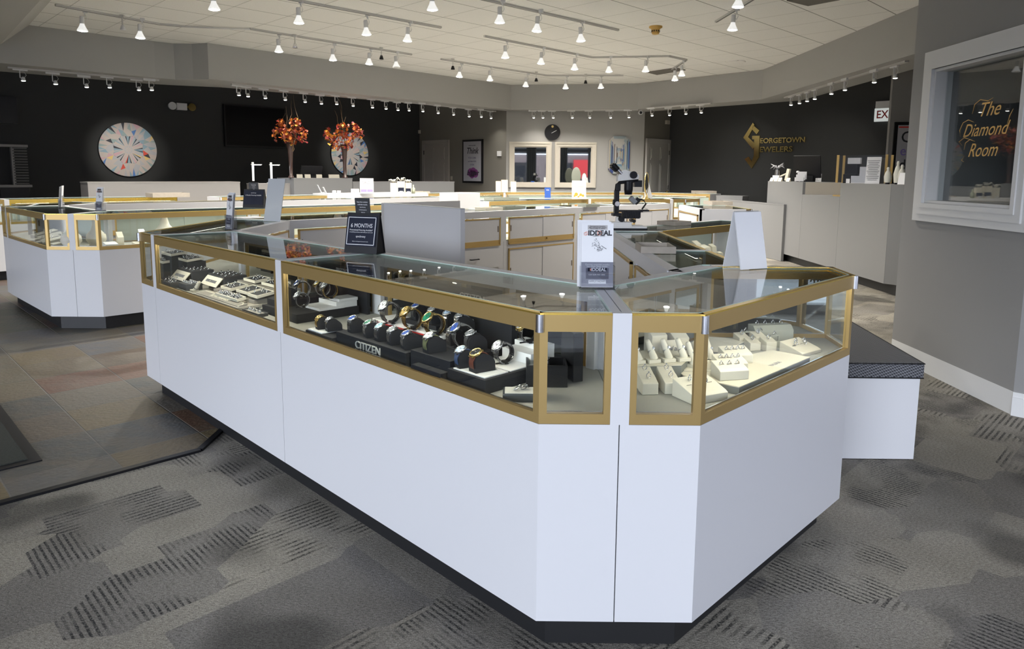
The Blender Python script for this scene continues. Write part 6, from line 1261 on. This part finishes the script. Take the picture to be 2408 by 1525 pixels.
for ph, l, rz in heads:
    for i, (x, y) in enumerate(l):
        p = at(x, y, 2.60); r = dup(HD, p, rz, '%s small white spotlight from the left, %s' % (ORD[i], ph), 'small spotlights along the soffit edge')
for o_ in list(HD.children): bpy.data.objects.remove(o_)
bpy.data.objects.remove(HD)
def srail(label, l):
    pts = [tuple(at(x, y, 2.60)[:2]) for x, y in l]; r = thing('soffit_track', label, 'lighting track', (pts[0][0], pts[0][1], ZS)); b = MB(TRK)
    for p, q in zip(pts, pts[1:]): b.bar(p, q, .05, 2.748, ZS-.0005, -.025)
    b.obj('rail', r, world=True)
srail('soffit track above the left black wall', [(20, 187), (375, 214)]); srail('long soffit track from the television to the print', [(545, 222), (1165, 279)]); srail('soffit track above the mirrors', [(1245, 277), (1500, 276)])
srail('soffit track right of the white security camera', [(1520, 273), (1672, 263)]); srail('soffit track above the reception counter', [(1845, 251), (2130, 176)])
def aim(px, py, z, tx, e, ang):
    l = spotlight(e, ang, 1, .03); o = bpy.data.objects.new('wall_wash_light', l); C.objects.link(o); o.location = at(px, py, z); o.rotation_euler = (Vector(tx)-o.location).to_track_quat('-Z', 'Y').to_euler()
aim(300, 200, 2.58, (-7.25, 13.05, 1.7), 420, .42); aim(830, 250, 2.58, (-3.95, 16.45, 1.75), 420, .42)
aim(1700, 240, 2.58, (4.9, 15.0, 1.8), 160, .5); aim(1955, 222, 2.58, (6.2, 13.8, 1.7), 120, .6)
# dark track heads, detector, speaker, vent, cameras
for (x, y, m_, lab) in [(694, 112, CHROME, 'small chrome spotlight on the track above the vases'), (897, 139, BLACK, 'small black spotlight on the track above the vases'), (1065, 163, BLACK, 'small black spotlight at the left end of the farthest track'), (1261, 191, BLACK, 'small black spotlight between cones of the farthest track'), (1377, 196, BLACK, 'small black spotlight near the right end of the farthest track'), (289, 70, LAMPW, 'small white spotlight between two cones at upper left')]:
    p = at(x, y, 3.12); r = thing('small_spotlight', lab, 'spotlight', p); b = MB(TRK); b.box((0, 0, .16), (.05, .03, .03)); b.box((0, 0, .1), (.01, .02, .1)); b.obj('bracket', r)
    b = MB(m_); b.lathe([(.0005, .06), (.018, .055), (.034, .0), (.03, -.004), (.0005, -.004)], 14, m=m_); b.obj('lamp_shade', r)
p = at(1542, 62, ZC); r = thing('smoke_detector', 'yellowed round smoke detector on the ceiling', 'smoke detector', p)
YEL = mat('yellowed_plastic', (.50, .30, .07), .5); b = MB(YEL); b.lathe([(.085, 0), (.085, -.018), (.06, -.03), (.055, -.045)], 24); b.obj('base_plate', r)
b = MB(YEL); b.lathe([(.055, -.045), (.05, -.085), (.04, -.10), (.0005, -.10)], 24); b.m = BLACK
for i in range(12): a = i*PI/6; b.box((.0525*math.cos(a), .0525*math.sin(a), -.062), (.006, .014, .02), a)
b.obj('sensor_head', r)
p = at(1729, 145, ZC); b = MB(CEILM); b.lathe([(.17, 0), (.17, -.008), (.15, -.012), (.0005, -.012)], 28, c=tuple(p)); tag(b.obj('ceiling_speaker'), 'flat round ceiling speaker near the right soffit', 'speaker')
VENT = mat('vent_dark', (.12, .11, .095), .7)
for (l, lab) in [([(1520, 170), (1590, 160), (1612, 165), (1545, 176)], 'ceiling air vent behind the bent track'), ([(1850, 2), (1930, -8), (1975, 0), (1900, 14)], 'ceiling air vent cut by the top frame edge')]:
    pts = [tuple(at(x, y, ZC-.01)[:2]) for x, y in l]; r = thing('air_vent', lab, 'air vent', (*pts[0], ZC)); b = MB(VENT); b.prism(pts, ZC-.012, ZC-.001); b.obj('grille', r, world=True)
p = at(1210, 268, 2.728); r = thing('security_camera', 'black security camera under the soffit left of the mirrors', 'camera', p); b = MB(BLACK); b.cyl((.08, 0, .03), (-.10, -.05, -.04), .035, .045); b.obj('camera_body', r); b = MB(BLACK); b.cyl((.06, 0, .02), (.07, 0, .042), .012); b.obj('mount', r)
p = at(1506, 264, 2.72); r = thing('security_camera', 'white round security camera under the soffit corner', 'camera', p); b = MB(WPLAS); b.cyl((0, .05, 0), (0, -.05, -.01), .045); b.cyl((0, 0, .02), (0, 0, .05), .03); b.obj('camera_body', r); b = MB(BLACK); b.cyl((0, -.05, -.01), (0, -.06, -.012), .03); b.obj('lens', r)
